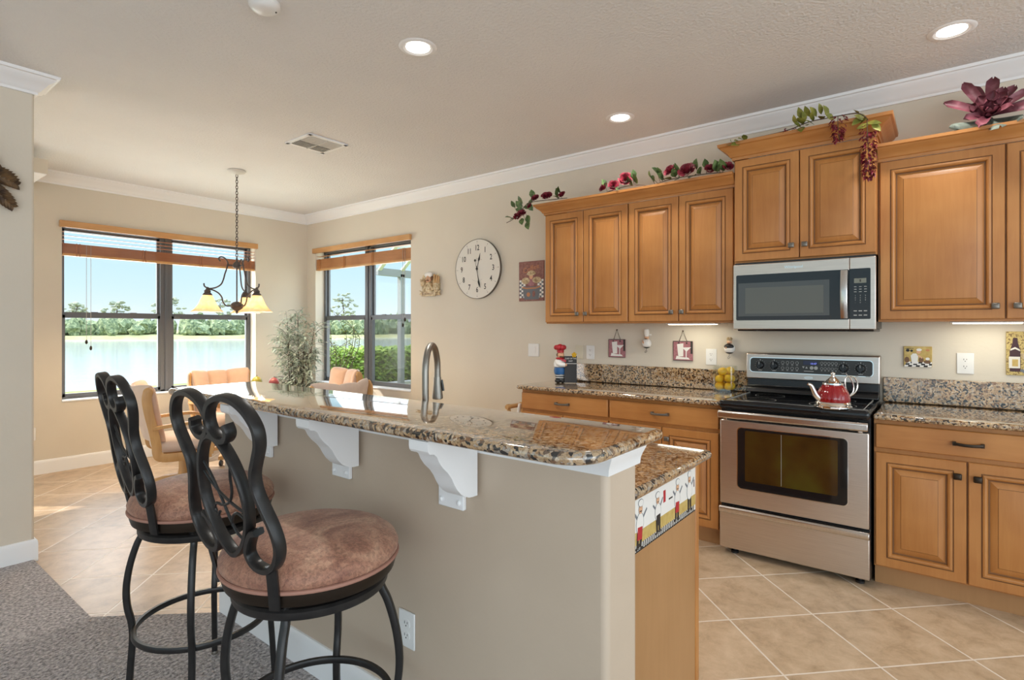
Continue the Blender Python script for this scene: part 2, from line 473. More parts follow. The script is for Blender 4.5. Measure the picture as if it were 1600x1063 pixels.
# ------------------------------------------------------------------ mesh builder
class MB:
    def __init__(s):
        s.v, s.f, s.m = [], [], []
        s.mi = 0
    def poly(s, pts, mi=None):
        k = len(s.v)
        s.v += [tuple(p) for p in pts]
        s.f.append(tuple(range(k, k + len(pts))))
        s.m.append(s.mi if mi is None else mi)
    def box(s, x0, x1, y0, y1, z0, z1, mi=None):
        x0, x1 = sorted((x0, x1)); y0, y1 = sorted((y0, y1)); z0, z1 = sorted((z0, z1))
        k = len(s.v)
        s.v += [(x0, y0, z0), (x1, y0, z0), (x1, y1, z0), (x0, y1, z0), (x0, y0, z1), (x1, y0, z1), (x1, y1, z1), (x0, y1, z1)]
        for q in ((0, 3, 2, 1), (4, 5, 6, 7), (0, 1, 5, 4), (1, 2, 6, 5), (2, 3, 7, 6), (3, 0, 4, 7)):
            s.f.append(tuple(k + i for i in q))
            s.m.append(s.mi if mi is None else mi)
        return s
    def grid(s, rows, closed_u=False, closed_v=False, mi=None, cap0=False, cap1=False):
        k = len(s.v)
        nr, nc = len(rows), len(rows[0])
        for r in rows:
            s.v += [tuple(p) for p in r]
        mm = s.mi if mi is None else mi
        for i in range(nr if closed_v else nr - 1):
            for j in range(nc if closed_u else nc - 1):
                a, b2 = i, (i + 1) % nr
                c, d = j, (j + 1) % nc
                s.f.append((k + a * nc + c, k + a * nc + d, k + b2 * nc + d, k + b2 * nc + c))
                s.m.append(mm)
        if cap0:
            s.f.append(tuple(k + j for j in reversed(range(nc)))); s.m.append(mm)
        if cap1:
            s.f.append(tuple(k + (nr - 1) * nc + j for j in range(nc))); s.m.append(mm)
    def tube(s, pts, r, n=8, closed=False, mi=None, flat=1.0):
        pts = [Vector(p) for p in pts]
        N = len(pts)
        rr = r if isinstance(r, (list, tuple)) else [r] * N
        rows = []
        ref = None
        for i, p in enumerate(pts):
            if closed:
                t = pts[(i + 1) % N] - pts[(i - 1) % N]
            else:
                t = pts[min(i + 1, N - 1)] - pts[max(i - 1, 0)]
            if t.length < 1e-9:
                t = Vector((0, 0, 1))
            t.normalize()
            if ref is None:
                ref = Vector((0, 0, 1)) if abs(t.z) < 0.9 else Vector((1, 0, 0))
            a = ref - t * ref.dot(t)
            if a.length < 1e-6:
                a = t.orthogonal()
            a.normalize()
            ref = a
            b2 = t.cross(a)
            rows.append([p + a * (math.cos(2 * PI * j / n) * rr[i] * flat) + b2 * (math.sin(2 * PI * j / n) * rr[i]) for j in range(n)])
        s.grid(rows, True, closed, mi, not closed, not closed)
        return s
    def bar(s, pts, w, d, nrm, closed=False, mi=None):
        """rectangular bar swept along pts: d = size along nrm, w = size across"""
        pts = [Vector(p) for p in pts]
        N = len(pts)
        rows = []
        for i, p in enumerate(pts):
            nn = Vector(nrm(p) if callable(nrm) else nrm).normalized()
            t = (pts[(i + 1) % N] - pts[(i - 1) % N]) if closed else (pts[min(i + 1, N - 1)] - pts[max(i - 1, 0)])
            t.normalize()
            a = t.cross(nn)
            if a.length < 1e-6:
                a = t.orthogonal()
            a.normalize()
            n2 = a.cross(t).normalized()
            c = 0.28
            q = []
            for (sa, sn) in ((1, 1 - c), (1 - c, 1), (-1 + c, 1), (-1, 1 - c), (-1, -1 + c), (-1 + c, -1), (1 - c, -1), (1, -1 + c)):
                q.append(p + a * (sa * w / 2) + n2 * (sn * d / 2))
            rows.append(q)
        s.grid(rows, True, closed, mi, not closed, not closed)
        return s
    def lathe(s, prof, c=(0, 0, 0), n=32, mat4=None, mi=None, a0=0.0, sx=1.0, sy=1.0, caps=True):
        rows = []
        for r, z in prof:
            row = []
            for j in range(n):
                a = a0 + 2 * PI * j / n
                p = Vector((r * sx * math.cos(a), r * sy * math.sin(a), z))
                if mat4 is not None:
                    p = mat4 @ p
                row.append(p + Vector(c))
            rows.append(row)
        s.grid(rows, True, False, mi, caps and prof[0][0] > 1e-5, caps and prof[-1][0] > 1e-5)
        return s
    def ell(s, c, r, n=16, m=10, mi=None, mat4=None):
        if not isinstance(r, (list, tuple)):
            r = (r, r, r)
        rows = []
        for i in range(m + 1):
            ph = -PI / 2 + PI * i / m
            rad = max(math.cos(ph), 1e-4)
            row = []
            for j in range(n):
                p = Vector((r[0] * rad * math.cos(2 * PI * j / n), r[1] * rad * math.sin(2 * PI * j / n), r[2] * math.sin(ph)))
                if mat4 is not None:
                    p = mat4 @ p
                row.append(p + Vector(c))
            rows.append(row)
        s.grid(rows, True, False, mi)
        return s
    def prism(s, poly, o, u, v, depth, mi=None):
        """2D polygon extruded by depth along u x v"""
        o, u, v = Vector(o), Vector(u), Vector(v)
        nn = u.cross(v).normalized() * depth
        a = [o + u * p[0] + v * p[1] for p in poly]
        b2 = [p + nn for p in a]
        s.poly(list(reversed(a)), mi)
        s.poly(b2, mi)
        k = len(poly)
        for i in range(k):
            j = (i + 1) % k
            s.poly([a[i], a[j], b2[j], b2[i]], mi)
        return s
    def disc(s, c, r, o, u, v, depth, n=20, mi=None, ry=None):
        s.prism([(c[0] + r * math.cos(2 * PI * i / n), c[1] + (ry or r) * math.sin(2 * PI * i / n)) for i in range(n)], o, u, v, depth, mi)
        return s
    def rect(s, x0, x1, y0, y1, o, u, v, depth, mi=None):
        s.prism([(x0, y0), (x1, y0), (x1, y1), (x0, y1)], o, u, v, depth, mi)
        return s
    def leaf(s, base, d, up, L, w, mi=None, bend=0.15, fold=0.12):
        base, d = Vector(base), Vector(d).normalized()
        up = Vector(up)
        up = (up - d * up.dot(d))
        if up.length < 1e-4:
            up = d.orthogonal()
        up.normalize()
        side = d.cross(up)
        st = [(0, 0.05), (0.25, 0.75), (0.5, 1.0), (0.75, 0.7), (1.0, 0.03)]
        rows = []
        for t, ww in st:
            c = base + d * (L * t) - up * (L * bend * t * t)
            rows.append([c + side * (w / 2 * ww) + up * (fold * w * ww), c, c - side * (w / 2 * ww) + up * (fold * w * ww)])
        s.grid(rows, mi=mi)
        return s
    def text(s, string, size, o, u, v, depth=0.0006, mi=None, align='CENTER', squeeze=1.0, bold=0.0):
        cu = bpy.data.curves.new('lettering', 'FONT')
        cu.body = string
        cu.size = size
        cu.align_x = align
        cu.align_y = 'CENTER'
        cu.resolution_u = 2
        cu.offset = bold
        ob = bpy.data.objects.new('lettering', cu)
        me = bpy.data.meshes.new_from_object(ob)
        o, u, v = Vector(o), Vector(u).normalized(), Vector(v).normalized()
        nn = u.cross(v) * depth
        k = len(s.v)
        s.v += [tuple(o + u * (q.co.x * squeeze) + v * q.co.y + nn) for q in me.vertices]
        for p in me.polygons:
            s.f.append(tuple(k + i for i in p.vertices))
            s.m.append(s.mi if mi is None else mi)
        bpy.data.objects.remove(ob)
        bpy.data.meshes.remove(me)
        bpy.data.curves.remove(cu)
        return s
    def moved(s, mat4):
        s.v = [tuple(mat4 @ Vector(p)) for p in s.v]
        return s

def circle(r, z, n=32, c=(0, 0)):
    return [(c[0] + r * math.cos(2 * PI * i / n), c[1] + r * math.sin(2 * PI * i / n), z) for i in range(n)]

def spline(pts, n=6, closed=False):
    P = [Vector(p) for p in pts]
    N = len(P)
    out = []
    rng = range(N if closed else N - 1)
    for i in rng:
        if closed:
            p0, p1, p2, p3 = P[(i - 1) % N], P[i], P[(i + 1) % N], P[(i + 2) % N]
        else:
            p0, p1, p2, p3 = P[max(i - 1, 0)], P[i], P[i + 1], P[min(i + 2, N - 1)]
        for k in range(n):
            t = k / n
            out.append(0.5 * ((2 * p1) + (p2 - p0) * t + (2 * p0 - 5 * p1 + 4 * p2 - p3) * t * t + (3 * p1 - p0 - 3 * p2 + p3) * t ** 3))
    if not closed:
        out.append(P[-1])
    return out

ORG = {}
def obj(name, mb, mats, parent=None, bevel=0.0, seg=2, smooth=35, label=None, local=False, subsurf=0):
    """one mesh object; vertices are given in world space unless local"""
    if isinstance(mats, str):
        mats = [mats]
    if parent is not None:
        org = ORG[parent.name]
    elif local:
        org = Vector((0, 0, 0))
    else:
        xs = [p[0] for p in mb.v]; ys = [p[1] for p in mb.v]; zs = [p[2] for p in mb.v]
        org = Vector(((min(xs) + max(xs)) / 2, (min(ys) + max(ys)) / 2, min(zs)))
    me = bpy.data.meshes.new(name)
    me.from_pydata([tuple(Vector(p) - org) for p in mb.v] if not (local and parent is not None) else mb.v, [], mb.f)
    for k in mats:
        me.materials.append(M[k])
    me.polygons.foreach_set('material_index', mb.m)
    bm = bmesh.new()
    bm.from_mesh(me)
    bmesh.ops.remove_doubles(bm, verts=bm.verts, dist=1e-6)
    bmesh.ops.recalc_face_normals(bm, faces=bm.faces)
    bm.to_mesh(me)
    bm.free()
    if smooth:
        me.shade_smooth()
        me.set_sharp_from_angle(angle=math.radians(smooth))
    o = bpy.data.objects.new(name, me)
    COL.objects.link(o)
    if parent is not None:
        o.parent = parent
    else:
        o.location = org
    ORG[o.name] = org
    if bevel:
        b = o.modifiers.new('edge', 'BEVEL')
        b.width = bevel
        b.segments = seg
        b.limit_method = 'ANGLE'
        b.angle_limit = math.radians(40)
        b.harden_normals = False
    if subsurf:
        q = o.modifiers.new('soft', 'SUBSURF')
        q.levels = q.render_levels = subsurf
    if label:
        o['label'] = label
    return o

def thing(name, label, cat, loc=(0, 0, 0), group=None):
    o = bpy.data.objects.new(name, None)
    o.empty_display_size = 0.05
    COL.objects.link(o)
    o.location = loc
    ORG[o.name] = Vector(loc)
    o['label'] = label
    o['category'] = cat
    if group:
        o['group'] = group
    return o

def tag(o, label, cat, group=None, kind=None):
    o['label'] = label
    o['category'] = cat
    if group:
        o['group'] = group
    if kind:
        o['kind'] = kind
    return o

def structure(name, mb, mats, label, cat, **kw):
    o = obj(name, mb, mats, **kw)
    o['kind'] = 'structure'
    o['label'] = label
    o['category'] = cat
    return o

def dup(root, loc, label, rotz=None):
    r = root.copy()
    COL.objects.link(r)
    r.location = loc
    r['label'] = label
    if rotz is not None:
        r.rotation_euler = (0, 0, rotz)
    ORG[r.name] = Vector(loc)
    for ch in list(root.children):
        c = ch.copy()
        COL.objects.link(c)
        c.parent = r
        for g in list(ch.children):
            d = g.copy()
            COL.objects.link(d)
            d.parent = c
    return r

def rnd(a, b):
    return random.uniform(a, b)

# ------------------------------------------------------------------ room shell
WX, FY, CZ = 4.03, 6.53, 2.79          # cooking wall, far window wall, ceiling
mb = MB(); mb.box(-4.5, WX, -4.0, FY, -0.12, 0)
structure('floor', mb, 'tile', 'beige stone tile floor laid on the diagonal with pale grout', 'floor', smooth=0, local=True)
mb = MB()
mb.prism([(-4.5, -4), (1.2, -4), (1.2, 2.66), (0.81, 3.09), (0.81, 4.12), (-4.5, 4.12)], (0, 0, 0.001), (1, 0, 0), (0, 1, 0), 0.012)
structure('floor_carpet', mb, 'carpet', 'grey brown carpet under the bar stools', 'carpet', smooth=0)
mb = MB(); mb.box(-4.5, WX + 0.2, -4.0, FY + 0.2, CZ, CZ + 0.15)
structure('ceiling', mb, 'ceiling', 'off white ceiling with a knockdown texture', 'ceiling', smooth=0)

W1 = (1.49, 3.345, 0.645, 2.335)      # far window  x0 x1 z0 z1
W2 = (4.533, 6.341, 0.65, 2.335)      # side window y0 y1 z0 z1
def wall_with_holes(fn, a0, a1, z0, z1, holes):
    """boxes between sorted holes; fn(mb, a0, a1, z0, z1) adds one"""
    mb = MB()
    cur = a0
    for h0, h1, hz0, hz1 in sorted(holes):
        fn(mb, cur, h0, z0, z1)
        fn(mb, h0, h1, z0, hz0)
        fn(mb, h0, h1, hz1, z1)
        cur = h1
    fn(mb, cur, a1, z0, z1)
    return mb
mb = wall_with_holes(lambda m, a, b, c, d: m.box(a, b, FY, FY + 0.2, c, d), -4.5, WX, 0, CZ, [(-0.9, 0.14, 0.65, 1.5), W1])
structure('wall_far', mb, 'wall', 'beige painted wall holding the lake window', 'wall', smooth=0)
mb = wall_with_holes(lambda m, a, b, c, d: m.box(WX, WX + 0.2, a, b, c, d), -2.4, FY + 0.2, 0, CZ, [W2])
structure('wall_right', mb, 'wall', 'beige painted wall behind the range and clock', 'wall', smooth=0)
mb = MB(); mb.box(-4.5, 0.816, 4.125, 4.26, 0, CZ)
structure('wall_left', mb, 'wall', 'beige wall end standing at the left edge of the carpet', 'wall', bevel=0.014, seg=3)
mb = wall_with_holes(lambda m, a, b, c, d: m.box(-1.35, -1.2, a, b, c, d), 4.26, FY, 0, CZ, [(4.5, 6.1, 0.04, 2.1)])  # unseen opening added to let the nook fill light in
structure('wall_nook', mb, 'wall', 'beige side wall of the breakfast nook hidden behind the wall end', 'wall', smooth=0)

CROWN = [(0.0, -0.108), (0.012, -0.108), (0.014, -0.094), (0.022, -0.088), (0.030, -0.078), (0.052, -0.048), (0.078, -0.030), (0.084, -0.018), (0.096, -0.016), (0.100, 0.0)]
def sweep_profile(mb, prof, path_of, z0):
    rows = [[Vector((x, y, z0 + z)) for (x, y) in path_of(p)] for p, z in prof]
    mb.grid(rows)
    for e in (0, -1):
        mb.poly([r[e] for r in rows])
mb = MB(); sweep_profile(mb, CROWN, lambda p: [(-1.2, FY - p), (WX, FY - p)], CZ)
structure('trim_1', mb, 'trim', 'white crown moulding above the lake window', 'crown moulding')
mb = MB(); sweep_profile(mb, CROWN, lambda p: [(WX - p, FY), (WX - p, -2.4)], CZ)
structure('trim_2', mb, 'trim', 'white crown moulding above the kitchen cabinets and clock', 'crown moulding')
mb = MB(); sweep_profile(mb, CROWN, lambda p: [(-4.5, 4.125 - p), (0.816 + p, 4.125 - p), (0.816 + p, 4.26 + p), (-4.5, 4.26 + p)], CZ)
structure('trim_3', mb, 'trim', 'white crown moulding wrapping the wall end on the left', 'crown moulding')
BASE = [(0.0, 0.128), (0.006, 0.127), (0.012, 0.118), (0.014, 0.10), (0.014, 0.0)]
mb = MB(); sweep_profile(mb, BASE, lambda p: [(-1.2, FY - p), (WX, FY - p)], 0)
structure('baseboard_far', mb, 'trim', 'white baseboard under the lake window', 'baseboard')
mb = MB(); sweep_profile(mb, BASE, lambda p: [(WX - p, FY), (WX - p, 2.62)], 0)
structure('baseboard_right', mb, 'trim', 'white baseboard below the clock wall', 'baseboard')
mb = MB(); sweep_profile(mb, BASE, lambda p: [(-4.5, 4.125 - p), (0.816 + p, 4.125 - p), (0.816 + p, 4.26 + p), (-4.5, 4.26 + p)], 0)
structure('baseboard_left', mb, 'trim', 'white baseboard round the foot of the wall end', 'baseboard')
mb = MB()
mb.box(-1.2, 1.21, 5.7, FY, 2.585, 2.70, 0)
mb.box(-1.2, 1.205, 5.705, FY, 2.58, 2.586, 1)
structure('wall_soffit', mb, ['wall', 'trim'], 'shallow beige soffit box with white underside behind the wall end', 'soffit', smooth=0)

# ------------------------------------------------------------------ windows
def build_window(name, tr, a0, a1, z0, z1, label, screen_half=None):
    """tr(a, d, z): a along the wall, d outward depth"""
    def bx(m, aa, ab, da, db, za, zb, mi=0):
        p, q = tr(aa, da, za), tr(ab, db, zb)
        m.box(p[0], q[0], p[1], q[1], p[2], q[2], mi)
    D0, D1 = 0.125, 0.19
    mid = (a0 + a1) / 2
    zm = (z0 + z1) / 2 - 0.02
    fr = MB()
    w = 0.032
    bx(fr, a0, a1, D0, D1, z0, z0 + w)
    bx(fr, a0, a1, D0, D1, z1 - w, z1)
    bx(fr, a0, a0 + w, D0, D1, z0, z1)
    bx(fr, a1 - w, a1, D0, D1, z0, z1)
    bx(fr, mid - 0.055, mid + 0.055, D0, D1, z0, z1)
    bx(fr, mid - 0.012, mid + 0.012, D0 - 0.012, D0, z0, z1)
    root = structure(name, fr, 'frame', label, 'window', bevel=0.003)
    halves = [(a0 + w, mid - 0.055), (mid + 0.055, a1 - w)]
    for hi, (h0, h1) in enumerate(halves):
        up = MB()
        s = 0.022
        bx(up, h0, h1, D0 + 0.034, D1 - 0.006, zm - 0.012, zm + 0.026)
        bx(up, h0, h1, D0 + 0.034, D1 - 0.006, z1 - w - s, z1 - w)
        bx(up, h0, h0 + s, D0 + 0.034, D1 - 0.006, zm, z1 - w)
        bx(up, h1 - s, h1, D0 + 0.034, D1 - 0.006, zm, z1 - w)
        so = obj('upper_sash', up, 'frame', root)
        g = MB(); bx(g, h0 + s, h1 - s, D0 + 0.05, D0 + 0.054, zm + 0.026, z1 - w - s)
        obj('pane', g, 'glass', so, smooth=0)
        lo = MB()
        bx(lo, h0, h1, D0 + 0.004, D0 + 0.032, zm - 0.03, zm + 0.022)
        bx(lo, h0, h1, D0 + 0.004, D0 + 0.032, z0 + w, z0 + w + 0.03)
        bx(lo, h0, h0 + s, D0 + 0.004, D0 + 0.032, z0 + w, zm)
        bx(lo, h1 - s, h1, D0 + 0.004, D0 + 0.032, z0 + w, zm)
        so = obj('lower_sash', lo, 'frame', root)
        g = MB(); bx(g, h0 + s, h1 - s, D0 + 0.016, D0 + 0.020, z0 + w + 0.03, zm - 0.03)
        obj('pane', g, 'glass', so, smooth=0)
        for q in (0.3, 0.7):
            lk = MB()
            c = h0 + (h1 - h0) * q
            bx(lk, c - 0.03, c + 0.03, D0 - 0.006, D0 + 0.012, zm + 0.018, zm + 0.03)
            obj('sash_lock', lk, 'frame', so)
        if screen_half == hi:
            g = MB(); bx(g, h0, h1, D1 - 0.004, D1 - 0.002, z0 + w, zm)
            obj('insect_screen', g, 'insect', root, smooth=0, label='grey insect screen over the lower sash')
    sl = MB(); bx(sl, a0 - 0.0, a1 + 0.0, -0.014, D0, z0 - 0.0, z0 + 0.014)
    obj('window_sill', sl, 'trim', root, bevel=0.004, label='white stone window sill')
    return root
build_window('window_1', lambda a, d, z: (a, FY + d, z), *W1, 'wide dark bronze double window looking on the lake')
build_window('window_2', lambda a, d, z: (WX + d, a, z), *W2, 'dark bronze double window looking on the hedge and patio', screen_half=0)

# ------------------------------------------------------------------ wooden blinds
def blind(tr, a0, a1, ztop, zstack_top, zbot, label, mats, n_open, cord_a, cord_len):
    def bx(m, aa, ab, da, db, za, zb):
        p, q = tr(aa, da, za), tr(ab, db, zb)
        m.box(p[0], q[0], p[1], q[1], p[2], q[2])
    c = tr((a0 + a1) / 2, -0.02, zbot)
    root = thing('window_blind', label, 'blind', c)
    v = MB(); bx(v, a0 - 0.024, a1 + 0.01, -0.045, -0.008, ztop - 0.062, ztop)
    obj('valance', v, mats[1], root, bevel=0.006, label='golden wooden valance board')
    gap = (ztop - 0.062 - zstack_top) / (n_open + 1)
    for i in range(n_open):
        z = zstack_top + gap * (i + 1)
        s = MB(); bx(s, a0 + 0.006, a1 - 0.006, 0.012, 0.060, z - 0.0015, z + 0.0015)
        obj('slat', s, mats[0], root)
    st = MB()
    n = 15
    h = (zstack_top - zbot - 0.022) / n
    for i in range(n):
        z = zbot + 0.022 + h * i
        bx(st, a0 + 0.006, a1 - 0.006, 0.010 + 0.003 * (i % 2), 0.062 - 0.003 * (i % 3), z + 0.0008, z + h - 0.0008)
    obj('slat_stack', st, mats[0], root, smooth=0, label='gathered orange brown slats')
    br = MB(); bx(br, a0 + 0.006, a1 - 0.006, 0.008, 0.064, zbot, zbot + 0.022)
    obj('bottom_rail', br, mats[1], root, bevel=0.004)
    for f in (0.06, 0.36, 0.66, 0.95):
        ta = MB()
        for k in (0, 0.025):
            bx(ta, a0 + (a1 - a0) * f + k, a0 + (a1 - a0) * f + k + 0.006, 0.004, 0.010, zbot - 0.004, zstack_top + 0.004)
        obj('ladder_tape', ta, mats[0], root, smooth=0)
    cd_ = MB()
    for k, dl in ((0, 0.0), (0.035, -0.06)):
        p = tr(cord_a + k, 0.004, zstack_top); q = tr(cord_a + k, 0.004, zbot - cord_len + dl)
        cd_.tube([p, q], 0.0022, 5)
    co = obj('pull_cord', cd_, 'cord', root)
    tz = MB()
    for k, dl in ((0, 0.0), (0.035, -0.06)):
        q = tr(cord_a + k, 0.004, zbot - cord_len + dl)
        tz.lathe([(0.004, 0.0), (0.011, -0.012), (0.012, -0.030), (0.006, -0.042), (0.0, -0.044)], q, 10)
    obj('tassel', tz, 'bronze', co)
    return root
blind(lambda a, d, z: (a, FY + d, z), W1[0], W1[1], 2.352, 2.145, 2.028, 'long raised wooden blind above the lake window', ['blind', 'valance'], 3, W1[0] + 0.19, 0.80)
blind(lambda a, d, z: (WX + d, a, z), W2[0], W2[1], 2.352, 2.215, 2.075, 'short raised wooden blind above the window facing the hedge', ['blind_y', 'valance_y'], 1, W2[0] + 0.10, 0.62)

# ------------------------------------------------------------------ island
def roundrect(x0, x1, y0, y1, rad, ins, n=8):
    pts = []
    cs = [(x0, y0, PI, rad[0]), (x1, y0, 1.5 * PI, rad[1]), (x1, y1, 0, rad[2]), (x0, y1, 0.5 * PI, rad[3])]
    for cx, cy, a0, r in cs:
        r0 = max(r, 0.0005)
        sx = 1 if cx == x0 else -1
        sy = 1 if cy == y0 else -1
        ox, oy = cx + sx * max(r0, ins), cy + sy * max(r0, ins)
        rr = max(r0 - ins, 0.0)
        for k in range(n + 1):
            a = a0 + PI / 2 * k / n
            pts.append((ox + rr * math.cos(a), oy + rr * math.sin(a)))
    return pts
def slab(mb, x0, x1, y0, y1, z0, z1, rad, edge=1.0, n=8):
    h = (z1 - z0) / 2
    rows = []
    for k in range(9):
        a = -PI / 2 + PI * k / 8
        ins = h * (1 - math.cos(a)) * edge
        rows.append([Vector((x, y, z0 + h + h * math.sin(a))) for x, y in roundrect(x0, x1, y0, y1, rad, ins, n)])
    mb.grid(rows, True, False, None, True, True)

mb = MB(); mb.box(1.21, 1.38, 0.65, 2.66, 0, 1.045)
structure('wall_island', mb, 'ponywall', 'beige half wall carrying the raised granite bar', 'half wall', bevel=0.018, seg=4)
IT = [(0.0, -0.066), (0.008, -0.066), (0.010, -0.050), (0.016, -0.036), (0.026, -0.018), (0.028, 0.0)]
mb = MB(); sweep_profile(mb, IT, lambda p: [(1.21 - p, 2.66 + p), (1.21 - p, 0.65 - p), (1.38, 0.65 - p)], 1.0445)
structure('trim_4', mb, 'trim', 'white moulding directly under the raised bar', 'moulding')
mb = MB(); sweep_profile(mb, BASE, lambda p: [(1.21 - p, 2.66 + p), (1.21 - p, 0.65 - p), (1.38, 0.65 - p)], 0.013)
structure('baseboard_island', mb, 'trim', 'white baseboard along the half wall by the carpet', 'baseboard')
mb = MB(); slab(mb, 0.985, 1.40, 0.58, 2.72, 1.045, 1.075, [0.095, 0.02, 0.02, 0.04])
o = obj('raised_counter', mb, 'granite', smooth=40)
tag(o, 'long raised granite bar top on the half wall', 'countertop')
def corbel(yc, label):
    root = thing('corbel', label, 'bracket', (1.21, yc, 0.80), 'white corbels under the bar')
    p = [(0, 0.058), (0.020, 0.058), (0.036, 0.060), (0.052, 0.066), (0.068, 0.076), (0.084, 0.092), (0.096, 0.110), (0.106, 0.128), (0.120, 0.146), (0.140, 0.164), (0.154, 0.182), (0.162, 0.198), (0.172, 0.206), (0.188, 0.209), (0.194, 0.216), (0.196, 0.226), (0.196, 0.243), (0.0, 0.243)]
    m = MB(); m.prism(p, (1.195, yc - 0.036, 0.80), (-1, 0, 0), (0, 0, 1), -0.072)
    xs = MB()
    m.v = [(x, y, z) for x, y, z in m.v]
    obj('bracket_body', m, 'trim', root, smooth=25)
    m = MB(); m.box(1.195, 1.2095, yc - 0.052, yc + 0.052, 0.80, 0.978)
    pl = obj('back_plate', m, 'trim', root, bevel=0.003)
    for dy in (-0.030, 0.030):
        s = MB(); s.ell((1.1745 + 0.018, yc + dy * 1.2, 0.822), (0.006, 0.008, 0.008), 10, 6)
        obj('screw_cap', s, 'trim', pl)
    return root
corbel(1.168, 'white corbel under the bar, nearest to the granite bar\'s rounded corner')
corbel(1.722, 'white corbel under the bar, the middle one of three')
corbel(2.262, 'white corbel under the bar, partly behind the near stool back')

root = thing('island_cabinet', 'maple island cabinet below the lower granite counter', 'cabinet', (1.66, 1.68, 0))
m = MB(); m.box(1.385, 1.90, 0.70, 2.66, 0.105, 0.868); m.box(1.385, 1.84, 0.70, 2.66, 0.0, 0.105)
obj('body', m, 'maple', root)
m = MB(); m.prism([(1.383, 0), (1.85, 0), (1.85, 0.105), (1.905, 0.105), (1.905, 0.868), (1.383, 0.868)], (0, 0.70, 0), (1, 0, 0), (0, 0, 1), 0.018)
ep = obj('end_panel', m, 'panel', root, smooth=0, label='plain tan end panel')
m = MB(); m.box(1.906, 1.936, 0.678, 0.72, 0.105, 0.868)
obj('corner_stile', m, 'maple', root, bevel=0.004)
# wallpaper border with little cooks
b = MB()
o0 = (1.383, 0.682, 0.707); U, V = (1, 0, 0), (0, 0, 1)
b.rect(0, 0.522, 0, 0.150, o0, U, V, 0.0012, 0)
o1 = (1.383, 0.6808, 0.707)
b.rect(0, 0.522, 0.022, 0.058, o1, U, V, 0.0003, 1)
b.rect(0, 0.522, 0.0, 0.004, o1, U, V, 0.0004, 2)
k = 0
x = 0.0
while x < 0.512:
    b.prism([(x, 0.004), (x + 0.007, 0.004), (x + 0.010, 0.022), (x + 0.003, 0.022)], o1, U, V, 0.0004, 2)
    x += 0.0135
for cx, cz, s, apr, tilt in ((0.075, 0.046, 1.12, 3, 0.10), (0.205, 0.050, 1.0, 2, -0.05), (0.355, 0.050, 1.06, 3, 0.06), (0.465, 0.052, 1.08, 0, 0.0)):
    ca, sa = math.cos(tilt), math.sin(tilt)
    U2 = (ca, 0, -sa); V2 = (sa, 0, ca)
    oo = (1.383 + cx, 0.6805, 0.707 + cz)
    def dsc(px, pz, r, mi, ry=None, lift=0.0):
        b.disc((px * s, pz * s), r * s, (oo[0], oo[1] - lift, oo[2]), U2, V2, 0.0003, 14, mi, (ry or r) * s)
    b.prism([(-0.015 * s, -0.032 * s), (-0.003 * s, -0.032 * s), (-0.001 * s, 0.012 * s), (-0.016 * s, 0.012 * s)], oo, U2, V2, 0.0004, 2)
    b.prism([(0.003 * s, -0.030 * s), (0.015 * s, -0.032 * s), (0.016 * s, 0.012 * s), (0.001 * s, 0.012 * s)], oo, U2, V2, 0.0004, 2)
    dsc(-0.013, -0.034, 0.008, 2, 0.004); dsc(0.014, -0.034, 0.008, 2, 0.004)
    b.disc((0, 0.028 * s), 0.0225 * s, oo, U2, V2, 0.0005, 14, 4, 0.029 * s)
    dsc(0, 0.028, 0.021, 0, 0.027, 0.0003)
    if apr:
        b.rect(-0.013 * s, 0.015 * s, -0.012 * s, 0.020 * s, (oo[0], oo[1] - 0.0007, oo[2]), U2, V2, 0.0003, apr)
    dsc(0, 0.064, 0.012, 4, 0.013); dsc(0, 0.064, 0.0105, 5, 0.0115, 0.0004)
    dsc(0, 0.080, 0.0155, 4, 0.0105, 0.0004); dsc(0, 0.080, 0.0140, 0, 0.009, 0.0008)
    b.rect(-0.006 * s, 0.006 * s, 0.058 * s, 0.0605 * s, (oo[0], oo[1] - 0.0008, oo[2]), U2, V2, 0.0003, 2)
    b.prism([(0.018 * s, 0.038 * s), (0.040 * s, 0.060 * s), (0.037 * s, 0.064 * s), (0.014 * s, 0.044 * s)], oo, U2, V2, 0.0003, 4)
    b.prism([(-0.018 * s, 0.038 * s), (-0.036 * s, 0.055 * s), (-0.033 * s, 0.060 * s), (-0.013 * s, 0.044 * s)], oo, U2, V2, 0.0003, 4)
b.rect(0.245, 0.262, 0.095, 0.132, o1, U, V, 0.0004, 3)
b.rect(0.288, 0.318, 0.094, 0.099, o1, U, V, 0.0004, 2)
b.rect(0.505, 0.512, 0.085, 0.110, o1, U, V, 0.0004, 6)
obj('wallpaper_border', b, ['white', 'ochre', 'blackpaint', 'red', 'greyprint', 'skin', 'wine'], ep, smooth=0, label='white wallpaper border with dancing cooks and black dashes')
mb = MB(); slab(mb, 1.384, 2.02, 0.655, 2.72, 0.87, 0.90, [0.004, 0.025, 0.025, 0.004])
o = obj('island_counter', mb, 'granite', smooth=40)
tag(o, 'lower granite counter behind the raised bar', 'countertop')

